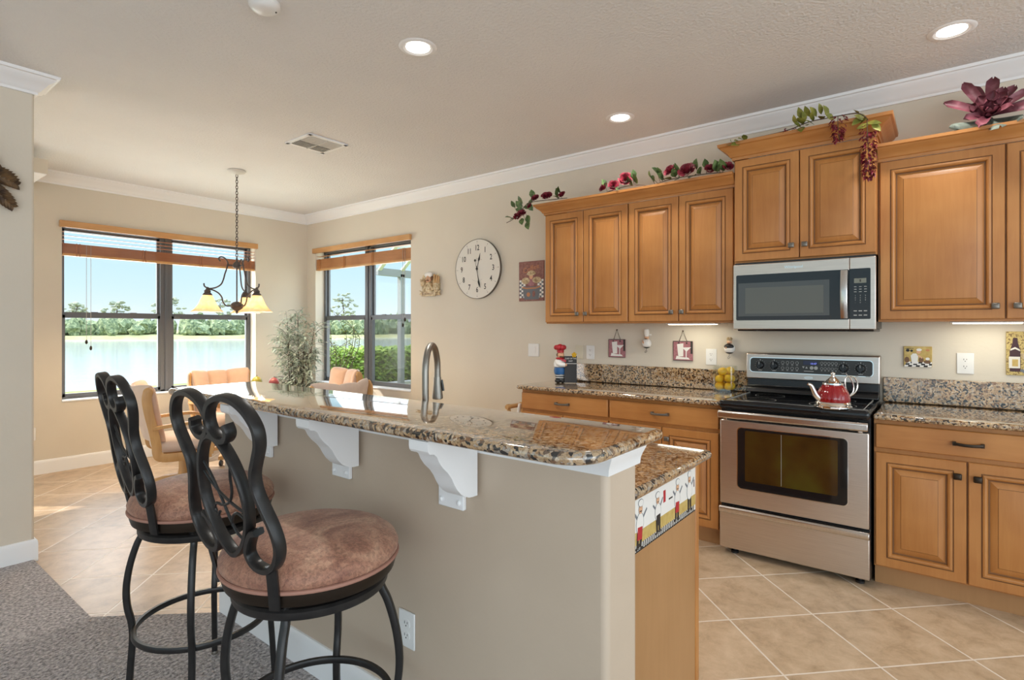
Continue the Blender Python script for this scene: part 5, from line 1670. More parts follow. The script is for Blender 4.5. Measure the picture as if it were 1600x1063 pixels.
# ------------------------------------------------------------------ dinette chairs (facing +X)
def dinette_chair():
    root = thing('dinette_chair', '', 'chair', (0, 0, 0), 'peach dinette chairs round the nook table')
    m = MB()
    def se(a, rx, ry, k=4.0):
        c_, s_ = math.cos(a), math.sin(a)
        return (rx * math.copysign(abs(c_) ** (2 / k), c_), ry * math.copysign(abs(s_) ** (2 / k), s_))
    rows = []
    for ins, z in ((0.10, 0.375), (0.03, 0.380), (0.004, 0.400), (0.0, 0.430), (0.006, 0.458), (0.03, 0.476), (0.10, 0.488), (0.20, 0.490)):
        rows.append([(0.02 + se(2 * PI * i / 48, 0.245 - ins, 0.255 - ins)[0], se(2 * PI * i / 48, 0.245 - ins, 0.255 - ins)[1], z) for i in range(48)])
    m.grid(rows, True, False, None, True, True)
    obj('seat', m, 'peachback', root, smooth=60, local=True)
    # barrel back with three channels
    m = MB()
    NS, NT = 49, 13
    def bp(s, t, front):
        lean = -0.235 - 0.115 * t + 0.105 * s * s * (0.6 + 0.4 * t)
        top = 0.885 + 0.022 * s * s - 0.016 * abs(math.sin(1.5 * PI * (s + 1))) ** 0.3 * 0 
        z = 0.475 + (top - 0.475) * t
        y = 0.285 * s * (0.92 + 0.10 * t)
        ch = abs(math.sin(1.5 * PI * (s + 1))) ** 0.45
        edge = math.sqrt(max(0.0, 1 - max(0.0, (t - 0.86) / 0.14) ** 2)) if t > 0.86 else 1.0
        f = (0.012 + 0.044 * ch) * edge if front else -0.034 * edge
        if not front:
            f = -(0.020 + 0.014) * edge
        zz = z + (0.016 * ch if t > 0.7 else 0) * ((t - 0.7) / 0.3 if t > 0.7 else 0)
        return (lean + f, y, zz)
    rows = []
    for i in range(NS):
        s = -1 + 2 * i / (NS - 1)
        ts = [0, .12, .25, .4, .55, .7, .8, .86, .9, .94, .97, .99, 1.0]
        loop = [bp(s, t, True) for t in ts] + [bp(s, t, False) for t in reversed(ts[:-1])]
        rows.append(loop)
    m.grid(rows, True, False, None, True, True)
    m2 = MB(); m2.v, m2.f = m.v, m.f
    nl = 2 * 13 - 1
    m2.m = []
    for fi, f in enumerate(m.f):
        j = fi % nl
        m2.m.append(0 if j < 12 else 1)
    obj('backrest', m2, ['peach', 'peachback'], root, smooth=60)
    for s in (-1, 1):
        m = MB()
        side = [(-0.265, 0.86), (-0.272, 0.80), (-0.258, 0.70), (-0.232, 0.58), (-0.210, 0.46), (-0.205, 0.395), (-0.185, 0.362), (-0.10, 0.350), (0.16, 0.350)]
        sp = spline([Vector((x, s * (0.298 if z > 0.5 else 0.285), z)) for x, z in side], 5)
        m.bar(sp, 0.062, 0.026, (0, 1, 0))
        m.ell((-0.262, s * 0.298, 0.862), (0.034, 0.014, 0.034), 14, 10)
        fr_ = obj('side_frame', m, 'oak', root, smooth=45, label='light oak side frame')
        m = MB()
        arm = [(-0.235, 0.585), (-0.08, 0.600), (0.08, 0.605), (0.150, 0.590), (0.178, 0.545), (0.170, 0.45), (0.155, 0.350)]
        m.bar(spline([Vector((x, s * 0.300, z)) for x, z in arm], 5), 0.026, 0.046, (0, 1, 0))
        obj('armrest', m, 'oak', root, smooth=45, label='light oak bent armrest')
    m = MB(); m.box(-0.15, 0.15, -0.15, 0.15, 0.345, 0.376); m.box(-0.02, 0.16, -0.285, 0.285, 0.335, 0.352)
    obj('seat_frame', m, 'oak', root, bevel=0.004)
    m = MB(); m.lathe([(0.034, 0.10), (0.036, 0.16), (0.030, 0.20), (0.030, 0.345)], (0, 0, 0), 20)
    pd = obj('pedestal', m, 'oak', root)
    for k in range(4):
        a = k * PI / 2 + PI / 4
        ca, sa = math.cos(a), math.sin(a)
        m = MB(); m.bar([(0.02 * ca, 0.02 * sa, 0.135), (0.16 * ca, 0.16 * sa, 0.115), (0.285 * ca, 0.285 * sa, 0.075)], 0.045, 0.040, (0, 0, 1))
        lg = obj('leg', m, 'oak', root, smooth=45)
        cx, cy = 0.275 * ca, 0.275 * sa
        m = MB(); m.tube([(cx - 0.012 * sa, cy + 0.012 * ca, 0.026), (cx + 0.012 * sa, cy - 0.012 * ca, 0.026)], 0.026, 16)
        m.tube([(cx, cy, 0.026), (cx, cy, 0.07)], 0.007, 8)
        obj('caster', m, 'blackpaint', lg)
    return root
ch = dinette_chair()
ch.location = (1.905, 4.90, 0.0005)
ch['label'] = 'peach dinette chair seen from behind its oak side, left of the nook table'
ch.rotation_euler = (0, 0, math.radians(-14))
dup(ch, (2.69, 5.735, 0.0005), 'peach channel backed dinette chair in front of the lake window', math.radians(-90))
dup(ch, (3.29, 5.06, 0.0005), 'peach channel backed dinette chair in front of the hedge window', math.radians(180 - 10))
dup(ch, (2.66, 4.12, 0.0005), 'dinette chair turned away, just beyond the bar below the hedge window', math.radians(97))

TC = Vector((2.62, 4.93, 0))
root = thing('dinette_table', 'round oak table in the breakfast nook', 'table', TC)
m = MB(); slab(m, TC.x - 0.52, TC.x + 0.52, TC.y - 0.52, TC.y + 0.52, 0.705, 0.735, [0.519] * 4, 0.8, 14)
obj('tabletop', m, 'oak', root, smooth=40)
m = MB(); m.lathe([(0.46, 0.66), (0.46, 0.705)], TC, 48)
obj('apron', m, 'oak', root)
m = MB(); m.lathe([(0.06, 0.08), (0.11, 0.14), (0.07, 0.22), (0.055, 0.35), (0.085, 0.52), (0.06, 0.60), (0.16, 0.66)], TC, 24)
obj('pedestal', m, 'oak', root)
for k in range(4):
    a = k * PI / 2
    ca, sa = math.cos(a), math.sin(a)
    m = MB(); m.bar([TC + Vector((0.03 * ca, 0.03 * sa, 0.16)), TC + Vector((0.16 * ca, 0.16 * sa, 0.12)), TC + Vector((0.30 * ca, 0.30 * sa, 0.03))], 0.06, 0.06, (0, 0, 1))
    obj('leg', m, 'oak', root, smooth=45)
bc = Vector((2.70, 5.12, 0.7355))
m = MB(); m.lathe([(0.05, 0), (0.055, 0.008), (0.10, 0.03), (0.145, 0.062), (0.15, 0.066), (0.140, 0.064), (0.095, 0.036), (0.04, 0.016), (0.0, 0.014)], bc, 32)
o = obj('fruit_bowl', m, 'bowl')
tag(o, 'dark bowl holding two fruits on the nook table', 'bowl')
def fruit(label, p, r, mt, name='fruit'):
    root = thing(name, label, 'fruit', p)
    m = MB()
    rows = []
    for i in range(13):
        a = -PI / 2 + PI * i / 12
        rr = r * math.cos(a) * (1 - 0.12 * math.sin(a))
        dz = r * math.sin(a) * 0.95 - (0.012 if i in (0, 12) else 0) * math.sin(a)
        rows.append([(p[0] + max(rr, 1e-4) * math.cos(2 * PI * j / 18), p[1] + max(rr, 1e-4) * math.sin(2 * PI * j / 18), p[2] + dz) for j in range(18)])
    m.grid(rows, True)
    obj('flesh', m, mt, root, smooth=80)
    m = MB(); m.tube([(p[0], p[1], p[2] + r * 0.85), (p[0] + 0.004, p[1], p[2] + r * 1.15)], 0.003, 6)
    obj('stem', m, 'stem', root)
fruit('olive green apple in the bowl on the nook table', (2.655, 5.165, 0.832), 0.052, 'green_fruit', 'apple')
fruit('dusky red pomegranate in the bowl on the nook table', (2.768, 5.055, 0.826), 0.046, 'plum_fruit', 'pomegranate')

# ------------------------------------------------------------------ chandelier
HC = Vector((2.447, 5.12, 0))
root = thing('chandelier', 'bronze iron chandelier with amber glass shades over the nook table', 'chandelier', (HC.x, HC.y, 1.46))
m = MB(); m.lathe([(0.075, 2.7895), (0.078, 2.782), (0.066, 2.768), (0.035, 2.760), (0.012, 2.752), (0.0, 2.750)], HC, 32)
obj('ceiling_canopy', m, 'ventmetal', root, label='pale metal ceiling canopy')
m = MB()
z = 2.752
i = 0
while z > 1.985:
    hh, ww = 0.034, 0.010
    pts = []
    for k in range(10):
        a = 2 * PI * k / 10
        u, v = ww * math.cos(a), hh / 2 * math.sin(a)
        pts.append((HC.x + (u if i % 2 == 0 else 0), HC.y + (0 if i % 2 == 0 else u), z - hh / 2 + v + 0.003))
    m.tube(pts, 0.0030, 5, True)
    z -= hh - 0.008
    i += 1
obj('chain', m, 'chandiron', root)
m = MB(); m.tube([(HC.x, HC.y, 1.90), (HC.x, HC.y, 1.56)], 0.006, 10)
m.lathe([(0.0, 1.985), (0.008, 1.98), (0.010, 1.955), (0.030, 1.935), (0.036, 1.915), (0.030, 1.895), (0.012, 1.885), (0.0, 1.884)], HC, 20)
m.lathe([(0.006, 1.585), (0.030, 1.578), (0.052, 1.560), (0.056, 1.540), (0.046, 1.520), (0.022, 1.502), (0.010, 1.496), (0.013, 1.484), (0.0, 1.470)], HC, 24)
obj('centre_column', m, 'chandiron', root)
vr3 = Vector((0.902, -0.431, 0)); tv3 = Vector((-0.431, -0.902, 0))
for ph in (-78, 42, 162):
    a = math.radians(ph)
    d = vr3 * math.sin(a) + tv3 * math.cos(a)
    def A(r, z):
        return (HC.x + d.x * r, HC.y + d.y * r, z)
    m = MB()
    m.tube(spline([A(0.135, 1.945), A(0.150, 1.968), A(0.130, 1.985), A(0.100, 1.975), A(0.075, 1.935), A(0.070, 1.895), A(0.074, 1.84), A(0.062, 1.78), A(0.10, 1.735), A(0.16, 1.705), A(0.21, 1.692), A(0.255, 1.700), A(0.272, 1.728), A(0.256, 1.745)][:5] + [A(0.085, 1.88), A(0.100, 1.83), A(0.112, 1.78), A(0.132, 1.735), A(0.175, 1.705), A(0.225, 1.695), A(0.262, 1.712), A(0.268, 1.740)], 5), 0.0062, 8)
    m.tube(spline([A(0.045, 1.545), A(0.090, 1.545), A(0.115, 1.580), A(0.125, 1.620), A(0.150, 1.655), A(0.195, 1.682), A(0.240, 1.690)], 5), 0.0062, 8)
    m.tube([A(0.036, 1.915), A(0.085, 1.915)], 0.006, 8)
    obj('arm', m, 'chandiron', root)
    c = Vector(A(0.240, 0))
    m = MB(); m.lathe([(0.006, 1.708), (0.014, 1.700), (0.012, 1.690), (0.028, 1.672), (0.024, 1.660), (0.040, 1.640), (0.036, 1.632)], c, 20)
    so = obj('socket', m, 'chandiron', root)
    m = MB(); m.lathe([(0.034, 1.640), (0.046, 1.620), (0.060, 1.585), (0.080, 1.545), (0.105, 1.510), (0.128, 1.490), (0.134, 1.486), (0.130, 1.489), (0.102, 1.513), (0.076, 1.548), (0.056, 1.588), (0.042, 1.622), (0.031, 1.637)], c, 36, caps=False)
    obj('glass_shade', m, 'lampglass', root, smooth=80, label='amber alabaster glass shade')
    m = MB(); m.lathe([(0.012, 1.632), (0.014, 1.61), (0.026, 1.575), (0.028, 1.555), (0.018, 1.533), (0.0, 1.527)], c, 16)
    obj('bulb', m, 'bulb', so)
    lg_ = add_light('chandelier_bulb_light', 'POINT', (c.x, c.y, 1.515), 17.0, (1.0, 0.75, 0.45), radius=0.03)

# ------------------------------------------------------------------ tall leafy plant in the corner
random.seed(11)
PB = Vector((3.60, 6.02, 0.0005))
root = thing('potted_plant', 'tall grey green leafy plant standing in the corner between the windows', 'plant', PB)
m = MB(); m.lathe([(0.0, 0.0), (0.12, 0.0), (0.155, 0.06), (0.165, 0.22), (0.15, 0.28), (0.158, 0.295), (0.145, 0.295), (0.14, 0.262), (0.0, 0.262)], PB, 28)
obj('pot', m, 'wicker', root)
m = MB(); m.lathe([(0.0, 0.272), (0.138, 0.262)], PB, 20)
obj('moss', m, 'soil', root)
ms, ml = MB(), MB()
vr3 = Vector((0.616, -0.788, 0))
stems = [(-0.02, 0.02, -0.11, 1.42), (0.02, 0.0, -0.16, 1.28), (0.0, -0.03, -0.03, 1.50), (0.05, 0.02, 0.02, 1.22), (0.06, -0.01, 0.13, 1.36), (-0.04, 0.03, -0.06, 1.15), (0.03, 0.03, 0.09, 1.05)]
tvv = Vector((-0.788, -0.616, 0))
for a, b_, leanx, top in stems:
    p0 = PB + vr3 * a + tvv * b_ + Vector((0, 0, 0.26))
    p1 = PB + vr3 * (a + leanx) + tvv * (b_ + rnd(-0.06, 0.06)) + Vector((0, 0, top))
    mid = (p0 + p1) / 2 + Vector((rnd(-.02, .02), rnd(-.02, .02), 0.03))
    sp = spline([p0, mid, p1], 10)
    ms.tube(sp, [0.009 - 0.006 * i / (len(sp) - 1) for i in range(len(sp))], 6)
    for k in range(6, len(sp)):
        for _ in range(3):
            az = rnd(0, 2 * PI)
            dr_ = Vector((math.cos(az), math.sin(az), rnd(0.05, 0.9))).normalized()
            L = rnd(0.08, 0.19)
            q = sp[k] + dr_ * L
            if q.x > 3.95:
                q.x = 3.95
            if q.y > 6.42:
                q.y = 6.42
            ms.tube([sp[k], (sp[k] + q) / 2 + Vector((0, 0, 0.015)), q], 0.0016, 4)
            for t in (0.35, 0.55, 0.75, 0.95, 1.0):
                bpt = sp[k].lerp(q, t)
                az2 = rnd(0, 2 * PI)
                dl = (dr_ * 0.7 + Vector((math.cos(az2), math.sin(az2), rnd(-0.7, 0.4)))).normalized()
                e_ = bpt + dl * 0.085
                if e_.x > 4.0 or e_.y > 6.5:
                    continue
                ml.leaf(bpt, dl, (0, 0, 1), rnd(0.075, 0.115), rnd(0.018, 0.027), bend=0.35)
obj('stems', ms, 'stem', root)
obj('foliage', ml, 'bamboo', root, smooth=0)

# ------------------------------------------------------------------ silk garlands on the cabinets
def rose_mesh(c, r, ax, seed):
    rg = random.Random(seed)
    m = MB()
    ax = Vector(ax).normalized()
    Q = ax.to_track_quat('Z', 'Y').to_matrix().to_4x4()
    c = Vector(c)
    layers = [(0.30, 3, 0.25, 1.00), (0.50, 4, 0.40, 0.98), (0.72, 5, 0.62, 0.90), (0.98, 6, 0.92, 0.70)]
    for lr, n, opn, ht in layers:
        for k in range(n):
            a0 = 2 * PI * k / n + rg.uniform(0, 0.5) + lr * 3
            wd = 2 * PI / n * 0.72
            rows = []
            for i in range(5):
                t = i / 4
                row = []
                for j in range(5):
                    s = -1 + 2 * j / 4
                    a = a0 + s * wd * (0.45 + 0.55 * math.sin(PI * min(t + 0.15, 0.9)))
                    rr = r * (lr * (0.35 + 0.65 * t ** 0.8) + opn * 0.22 * t ** 3)
                    zz = r * (ht * t * (1 - 0.16 * s * s) - 0.25 - 0.10 * opn * t ** 4)
                    row.append(c + Q @ Vector((rr * math.cos(a), rr * math.sin(a), zz)))
                rows.append(row)
            m.grid(rows)
    return m
def garland(name, label, stem_pts, roses, leaves, group=None, lmat='leaf', lsize=0.064):
    base = Vector(stem_pts[0][0] if False else stem_pts[0])
    root = thing(name, label, 'flowers', base, 'silk rose sprays on the far cabinets')
    m = MB(); m.tube(spline(stem_pts, 6), 0.0028, 6)
    rg = random.Random(len(label))
    for p in leaves:
        q = Vector(p)
        best = min((Vector(s) for s in spline(stem_pts, 6)), key=lambda s: (s - q).length)
        m.tube([best, q], 0.0016, 5)
    obj('stem', m, 'stem', root)
    ml = MB()
    for p in leaves:
        q = Vector(p)
        best = min((Vector(s) for s in spline(stem_pts, 6)), key=lambda s: (s - q).length)
        d = (q - best)
        if d.length < 0.012:
            d = Vector((-0.3, rg.uniform(-1, 1), rg.uniform(0.1, 1)))
        d = d.normalized() * 0.9 + Vector((-0.35, rg.uniform(-.25, .25), rg.uniform(-.2, .25)))
        L = lsize * rg.uniform(0.9, 1.35)
        d.normalize()
        ml.leaf(q - d * L * 0.5, d, (-1, rg.uniform(-.5, .5), rg.uniform(0.0, 0.8)), L, L * 0.66, bend=0.12)
    obj('leaves', ml, lmat, root, smooth=60)
    for i, (p, r) in enumerate(roses):
        obj('rose', rose_mesh(p, r, (-0.8, rg.uniform(-.5, .5), rg.uniform(0.1, 0.7)), i + len(label)), 'rose', root, smooth=70)
    return root
X1 = 3.625
garland('rose_spray', 'red rose spray drooping off the far end of the cabinet row',
        [(X1 + 0.06, 2.33, 2.362), (X1 + 0.02, 2.48, 2.360), (X1, 2.60, 2.362), (X1 - 0.01, 2.667, 2.352), (X1 + 0.01, 2.723, 2.325), (X1 + 0.03, 2.804, 2.285), (X1 + 0.05, 2.862, 2.256), (X1 + 0.06, 2.938, 2.238)],
        [((X1 + 0.02, 2.796, 2.267), 0.026), ((X1 + 0.0, 2.731, 2.279), 0.034), ((X1, 2.593, 2.386), 0.030), ((X1 - 0.005, 2.645, 2.330), 0.022), ((X1, 2.482, 2.384), 0.040), ((X1 + 0.01, 2.345, 2.378), 0.028)],
        [(X1 + 0.01, y, z) for y, z in [(2.755, 2.398), (2.829, 2.373), (2.768, 2.361), (2.76, 2.318), (2.691, 2.328), (2.655, 2.327), (2.85, 2.251), (2.871, 2.27), (2.739, 2.221), (2.675, 2.233), (2.679, 2.182), (2.632, 2.429), (2.648, 2.373), (2.371, 2.415), (2.404, 2.375), (2.395, 2.41)]])
garland('rose_spray', 'three red roses in a row at the middle of the cabinet crown',
        [(3.72, 1.52, 2.347), (3.70, 1.64, 2.352), (3.68, 1.73, 2.366), (3.68, 1.82, 2.372), (3.68, 1.92, 2.362), (3.69, 2.02, 2.348)],
        [((3.665, 1.995, 2.386), 0.034), ((3.665, 1.917, 2.388), 0.036), ((3.66, 1.819, 2.416), 0.046)],
        [(3.655, y, z) for y, z in [(1.868, 2.356), (1.759, 2.431), (1.736, 2.405), (1.781, 2.395), (1.987, 2.418), (1.75, 2.445)]])
garland('rose_spray', 'red roses with many leaves beside the raised cabinet',
        [(3.72, 1.66, 2.350), (3.70, 1.55, 2.366), (3.69, 1.43, 2.372), (3.69, 1.30, 2.368), (3.69, 1.19, 2.362), (3.70, 1.10, 2.352)],
        [((3.665, 1.483, 2.420), 0.040), ((3.655, 1.361, 2.396), 0.052), ((3.67, 1.215, 2.387), 0.030), ((3.675, 1.10, 2.384), 0.030)],
        [(3.655, y, z) for y, z in [(1.578, 2.436), (1.626, 2.416), (1.546, 2.392), (1.604, 2.388), (1.504, 2.37), (1.432, 2.426), (1.452, 2.398), (1.426, 2.362), (1.302, 2.432), (1.239, 2.425), (1.278, 2.388), (1.326, 2.358), (1.168, 2.396), (1.131, 2.394), (1.15, 2.38), (1.56, 2.43)]], lsize=0.070)

# blossom vine on the raised cabinet
base = Vector((3.62, 0.70, 2.508))
root = thing('blossom_vine', 'silk vine with hanging dark red blossoms on the raised cabinet', 'flowers', base)
XV = 3.565
main = [(3.60, 1.06, 2.510), (3.60, 0.90, 2.511), (3.595, 0.74, 2.515), (3.585, 0.62, 2.535), (3.580, 0.53, 2.535), (3.570, 0.46, 2.530), (3.565, 0.37, 2.520), (3.550, 0.325, 2.47)]
m = MB(); m.tube(spline(main, 6), 0.0028, 6)
m.tube(spline([(XV + 0.01, 0.47, 2.53), (XV - 0.01, 0.467, 2.47), (XV, 0.46, 2.39)], 5), 0.002, 5)
m.tube(spline([(XV - 0.01, 0.33, 2.48), (XV - 0.02, 0.327, 2.40), (XV + 0.02, 0.326, 2.30), (XV + 0.04, 0.325, 2.18)], 5), 0.002, 5)
obj('stem', m, 'stem', root)
ml = MB()
rg = random.Random(5)
sp = [Vector(p) for p in spline(main, 6)]
for y, z in [(0.659, 2.593), (0.625, 2.596), (0.592, 2.588), (0.556, 2.595), (0.527, 2.576), (0.549, 2.545), (0.511, 2.54), (0.659, 2.552), (0.672, 2.529), (0.632, 2.519), (0.655, 2.498), (0.689, 2.563), (0.598, 2.56), (0.383, 2.538), (0.347, 2.48), (0.377, 2.48), (0.353, 2.446), (0.299, 2.455), (0.287, 2.428), (1.044, 2.503), (1.013, 2.505), (0.99, 2.512), (1.06, 2.49), (1.024, 2.487), (0.97, 2.52), (0.61, 2.53), (0.64, 2.57), (0.36, 2.50)]:
    q = Vector((XV + 0.005, y, z))
    best = min(sp, key=lambda s: (s - q).length)
    d = q - best + Vector((-0.03, rg.uniform(-.02, .02), rg.uniform(-.01, .02)))
    d.normalize()
    L = rg.uniform(0.062, 0.084)
    ml.leaf(q - d * L * 0.55, d, (-1, rg.uniform(-.5, .5), rg.uniform(0.1, 0.9)), L, L * 0.52, bend=0.1)
obj('leaves', ml, 'leafy2', root, smooth=60)
def blossom_cluster(cy, ztop, zbot, wid, xc, n, seed):
    rg2 = random.Random(seed)
    m = MB()
    for i in range(n):
        t = rg2.random() ** 0.8
        z_ = ztop + (zbot - ztop) * t
        w_ = wid * (0.75 + 0.25 * math.sin(PI * min(1, t + 0.25))) * (1 - 0.35 * t)
        a = rg2.uniform(0, 2 * PI)
        r_ = w_ * math.sqrt(rg2.uniform(0.1, 1))
        p = Vector((xc + 0.6 * r_ * math.cos(a), cy + r_ * math.sin(a), z_))
        d = Vector((math.cos(a) - 0.4, math.sin(a), rg2.uniform(-1.2, 0.1)))
        m.leaf(p, d, (0, 0, 1), rg2.uniform(0.018, 0.028), rg2.uniform(0.012, 0.017), bend=0.3, fold=0.3)
    return obj('blossom_cluster', m, 'berry', root, smooth=60)
blossom_cluster(0.467, 2.535, 2.38, 0.036, XV - 0.005, 90, 3)
blossom_cluster(0.325, 2.45, 2.165, 0.042, 3.585, 190, 4)
blossom_cluster(0.722, 2.525, 2.508, 0.030, 3.59, 14, 6)

# plum flower
FB = Vector((3.78, -0.185, 2.352))
root = thing('artificial_flower', 'big plum coloured artificial flower on top of the wide cabinet', 'flowers', FB)
FO = Vector((3.73, -0.182, 2.425))
def petal(mb, base, tip, w, cup, seed):
    base, tip = Vector(base), Vector(tip)
    d = tip - base
    L = d.length
    d.normalize()
    out = Vector((-1, 0, 0.35))
    up = (out - d * out.dot(d)).normalized()
    side = d.cross(up)
    rows = []
    for i in range(9):
        t = i / 8
        ww = w * (0.42 + 0.62 * math.sin(PI * min(0.52 + 0.0, t * 0.62))) if t < 0.86 else w * 0.98 * math.sqrt(max(0.0, 1 - ((t - 0.86) / 0.14) ** 2) * 0.96 + 0.03)
        row = []
        for j in range(7):
            s = -1 + 2 * j / 6
            row.append(base + d * (L * t) + side * (s * ww / 2) + up * (cup * w * (s * s - 0.5) + 0.10 * L * math.sin(PI * t) * (1 if cup > 0 else -1) * 0.5))
        rows.append(row)
    mb.grid(rows)
m = MB()
tips = [((3.70, 0.002, 2.528), 0.045), ((3.76, -0.078, 2.632), 0.050), ((3.84, -0.118, 2.628), 0.053), ((3.86, -0.205, 2.662), 0.055), ((3.80, -0.243, 2.580), 0.048), ((3.84, -0.290, 2.590), 0.045), ((3.72, -0.335, 2.520), 0.045), ((3.66, -0.080, 2.415), 0.045), ((3.57, -0.135, 2.335), 0.048), ((3.66, -0.345, 2.420), 0.046), ((3.60, -0.262, 2.420), 0.043), ((3.90, -0.06, 2.56), 0.045), ((3.92, -0.30, 2.55), 0.045), ((3.94, -0.17, 2.60), 0.047), ((3.72, -0.38, 2.46), 0.043)]
for i, (t, w) in enumerate(tips):
    petal(m, FO, t, w, 0.28, i)
for k in range(8):
    a = 2 * PI * k / 8 + 0.2
    petal(m, FO, FO + Vector((-0.05 + 0.03 * math.cos(a), 0.080 * math.cos(a), 0.055 + 0.055 * math.sin(a))), 0.050, 0.40, k)
for k in range(5):
    a = 2 * PI * k / 5
    petal(m, FO, FO + Vector((-0.072, 0.034 * math.cos(a), 0.040 + 0.026 * math.sin(a))), 0.042, 0.55, k)
obj('petals', m, 'brom', root, smooth=70)
m = MB()
for t, w in (((3.62, -0.040, 2.375), 0.050), ((3.57, -0.215, 2.318), 0.062), ((3.66, -0.02, 2.385), 0.045), ((3.62, -0.30, 2.36), 0.05)):
    petal(m, FO + Vector((0, 0, -0.02)), t, w, -0.2, 1)
obj('leaves', m, 'bromleaf', root, smooth=70)
m = MB(); m.lathe([(0.0, 0.0), (0.035, 0.0), (0.03, 0.03), (0.012, 0.07)], (FB.x - 0.02, FB.y, 2.353), 14)
obj('stem', m, 'stem', root)

# ------------------------------------------------------------------ metal palm on the wall end
root = thing('palm_decoration', 'antique bronze metal palm fronds on the wall end at the left edge', 'wall decoration', (0.52, 4.12, 2.20))
pc = Vector((0.50, 4.085, 2.20))
for a, L, dr_ in ((28, 0.15, 0.2), (2, 0.215, 0.30), (-32, 0.235, 0.20), (70, 0.22, 0.1), (120, 0.22, 0.2), (170, 0.24, 0.3), (215, 0.25, 0.2)):
    m = MB()
    ra = math.radians(a)
    d = Vector((math.cos(ra), 0, math.sin(ra)))
    nrm_ = Vector((-math.sin(ra), 0, math.cos(ra)))
    spn = [pc + d * (L * t) + Vector((0, -0.012, 0)) * math.sin(PI * t) - Vector((0, 0, 1)) * (dr_ * L * t * t) for t in [i / 12 for i in range(13)]]
    m.tube(spn, [0.005 - 0.004 * i / 12 for i in range(13)], 6)
    for i in range(2, 13):
        for s in (-1, 1):
            Lf = 0.085 * math.sin(PI * (0.15 + 0.75 * i / 13)) 
            dd_ = (d * 0.9 + nrm_ * (0.65 * s) - Vector((0, 0, 0.25))).normalized()
            m.leaf(spn[i], dd_, (0, -1, 0), Lf, 0.026, bend=0.05, fold=0.15)
    obj('frond', m, 'palm', root, smooth=60)
m = MB(); m.tube(spline([pc, pc + Vector((-0.02, 0.01, -0.2)), pc + Vector((0.0, 0.015, -0.42))], 6), 0.013, 10)
m.tube([pc, pc + Vector((0, 0.04, 0))], 0.006, 6)
obj('trunk', m, 'palm', root)

# ------------------------------------------------------------------ ceiling fittings
def downlight(label, x, y, energy):
    root = thing('downlight', label, 'ceiling light', (x, y, CZ), 'round recessed ceiling lights')
    m = MB(); m.lathe([(0.072, -0.001), (0.074, -0.006), (0.090, -0.006), (0.098, -0.0005)], (x, y, CZ), 48, caps=False)
    obj('trim_ring', m, 'trim', root)
    m = MB(); m.lathe([(0.0735, -0.004), (0.060, 0.001)], (x, y, CZ - 0.0015), 48, caps=False)
    obj('reflector', m, 'baffle', root)
    m = MB(); m.lathe([(0.0, -0.0012), (0.0615, -0.0012), (0.0615, -0.0003)], (x, y, CZ), 40)
    obj('lens', m, 'lampglow', root)
    add_light('downlight_lamp', 'SPOT', (x, y, CZ - 0.02), energy, (1.0, 0.96, 0.90), (0, 0, -1), spot=(math.radians(125), 0.7), radius=0.06)
downlight('round recessed ceiling light over the island, near the middle of the ceiling', 1.950, 2.140, 75)
downlight('small looking recessed ceiling light above the far wall cabinets', 3.459 - 0.45 + 0.45, 1.757, 34)
downlight('recessed ceiling light above the plum flower cabinet', 3.440, -0.030, 26)
root = thing('ceiling_vent', 'white slatted air vent in the ceiling', 'vent', (2.474, 3.875, CZ))
x0, x1, y0, y1 = 2.305, 2.642, 3.705, 4.045
m = MB()
for a, b_, c_, d_ in ((x0, x1, y0, y0 + 0.03), (x0, x1, y1 - 0.03, y1), (x0, x0 + 0.03, y0, y1), (x1 - 0.03, x1, y0, y1)):
    m.box(a, b_, c_, d_, CZ - 0.010, CZ - 0.0005)
obj('frame', m, 'trim', root, bevel=0.002)
m = MB(); m.box(x0 + 0.03, x1 - 0.03, y0 + 0.03, y1 - 0.03, CZ - 0.003, CZ - 0.0006)
obj('backing', m, 'ventdark', root, smooth=0)
m = MB()
n = 12
for i in range(n):
    yy = y0 + 0.032 + (y1 - y0 - 0.064) * (i + 0.5) / n
    t = 0.010 if i < n / 2 else -0.010
    m.prism([(yy - 0.004 - t, -0.003), (yy + 0.004 - t, -0.003), (yy + 0.004 + t, -0.016), (yy - 0.004 + t, -0.016)], (x0 + 0.03, 0, CZ), (0, 1, 0), UZ, x1 - x0 - 0.06)
m.box((x0 + x1) / 2 - 0.004, (x0 + x1) / 2 + 0.004, y0 + 0.03, y1 - 0.03, CZ - 0.017, CZ - 0.003)
obj('louvre', m, 'ventmetal', root, smooth=0)
root = thing('smoke_detector', 'white round smoke detector at the top edge of the ceiling', 'smoke detector', (1.262, 2.385, CZ))
m = MB(); m.lathe([(0.066, -0.0005), (0.067, -0.016), (0.058, -0.030), (0.040, -0.038), (0.0, -0.040)], (1.262, 2.385, CZ), 36)
obj('housing', m, 'plate', root)
m = MB(); m.disc((0, 0), 0.006, (1.300, 2.360, CZ - 0.033), (1, 0, 0), (0, -1, 0), 0.003, 10)
obj('indicator', m, 'slot', root, smooth=0)

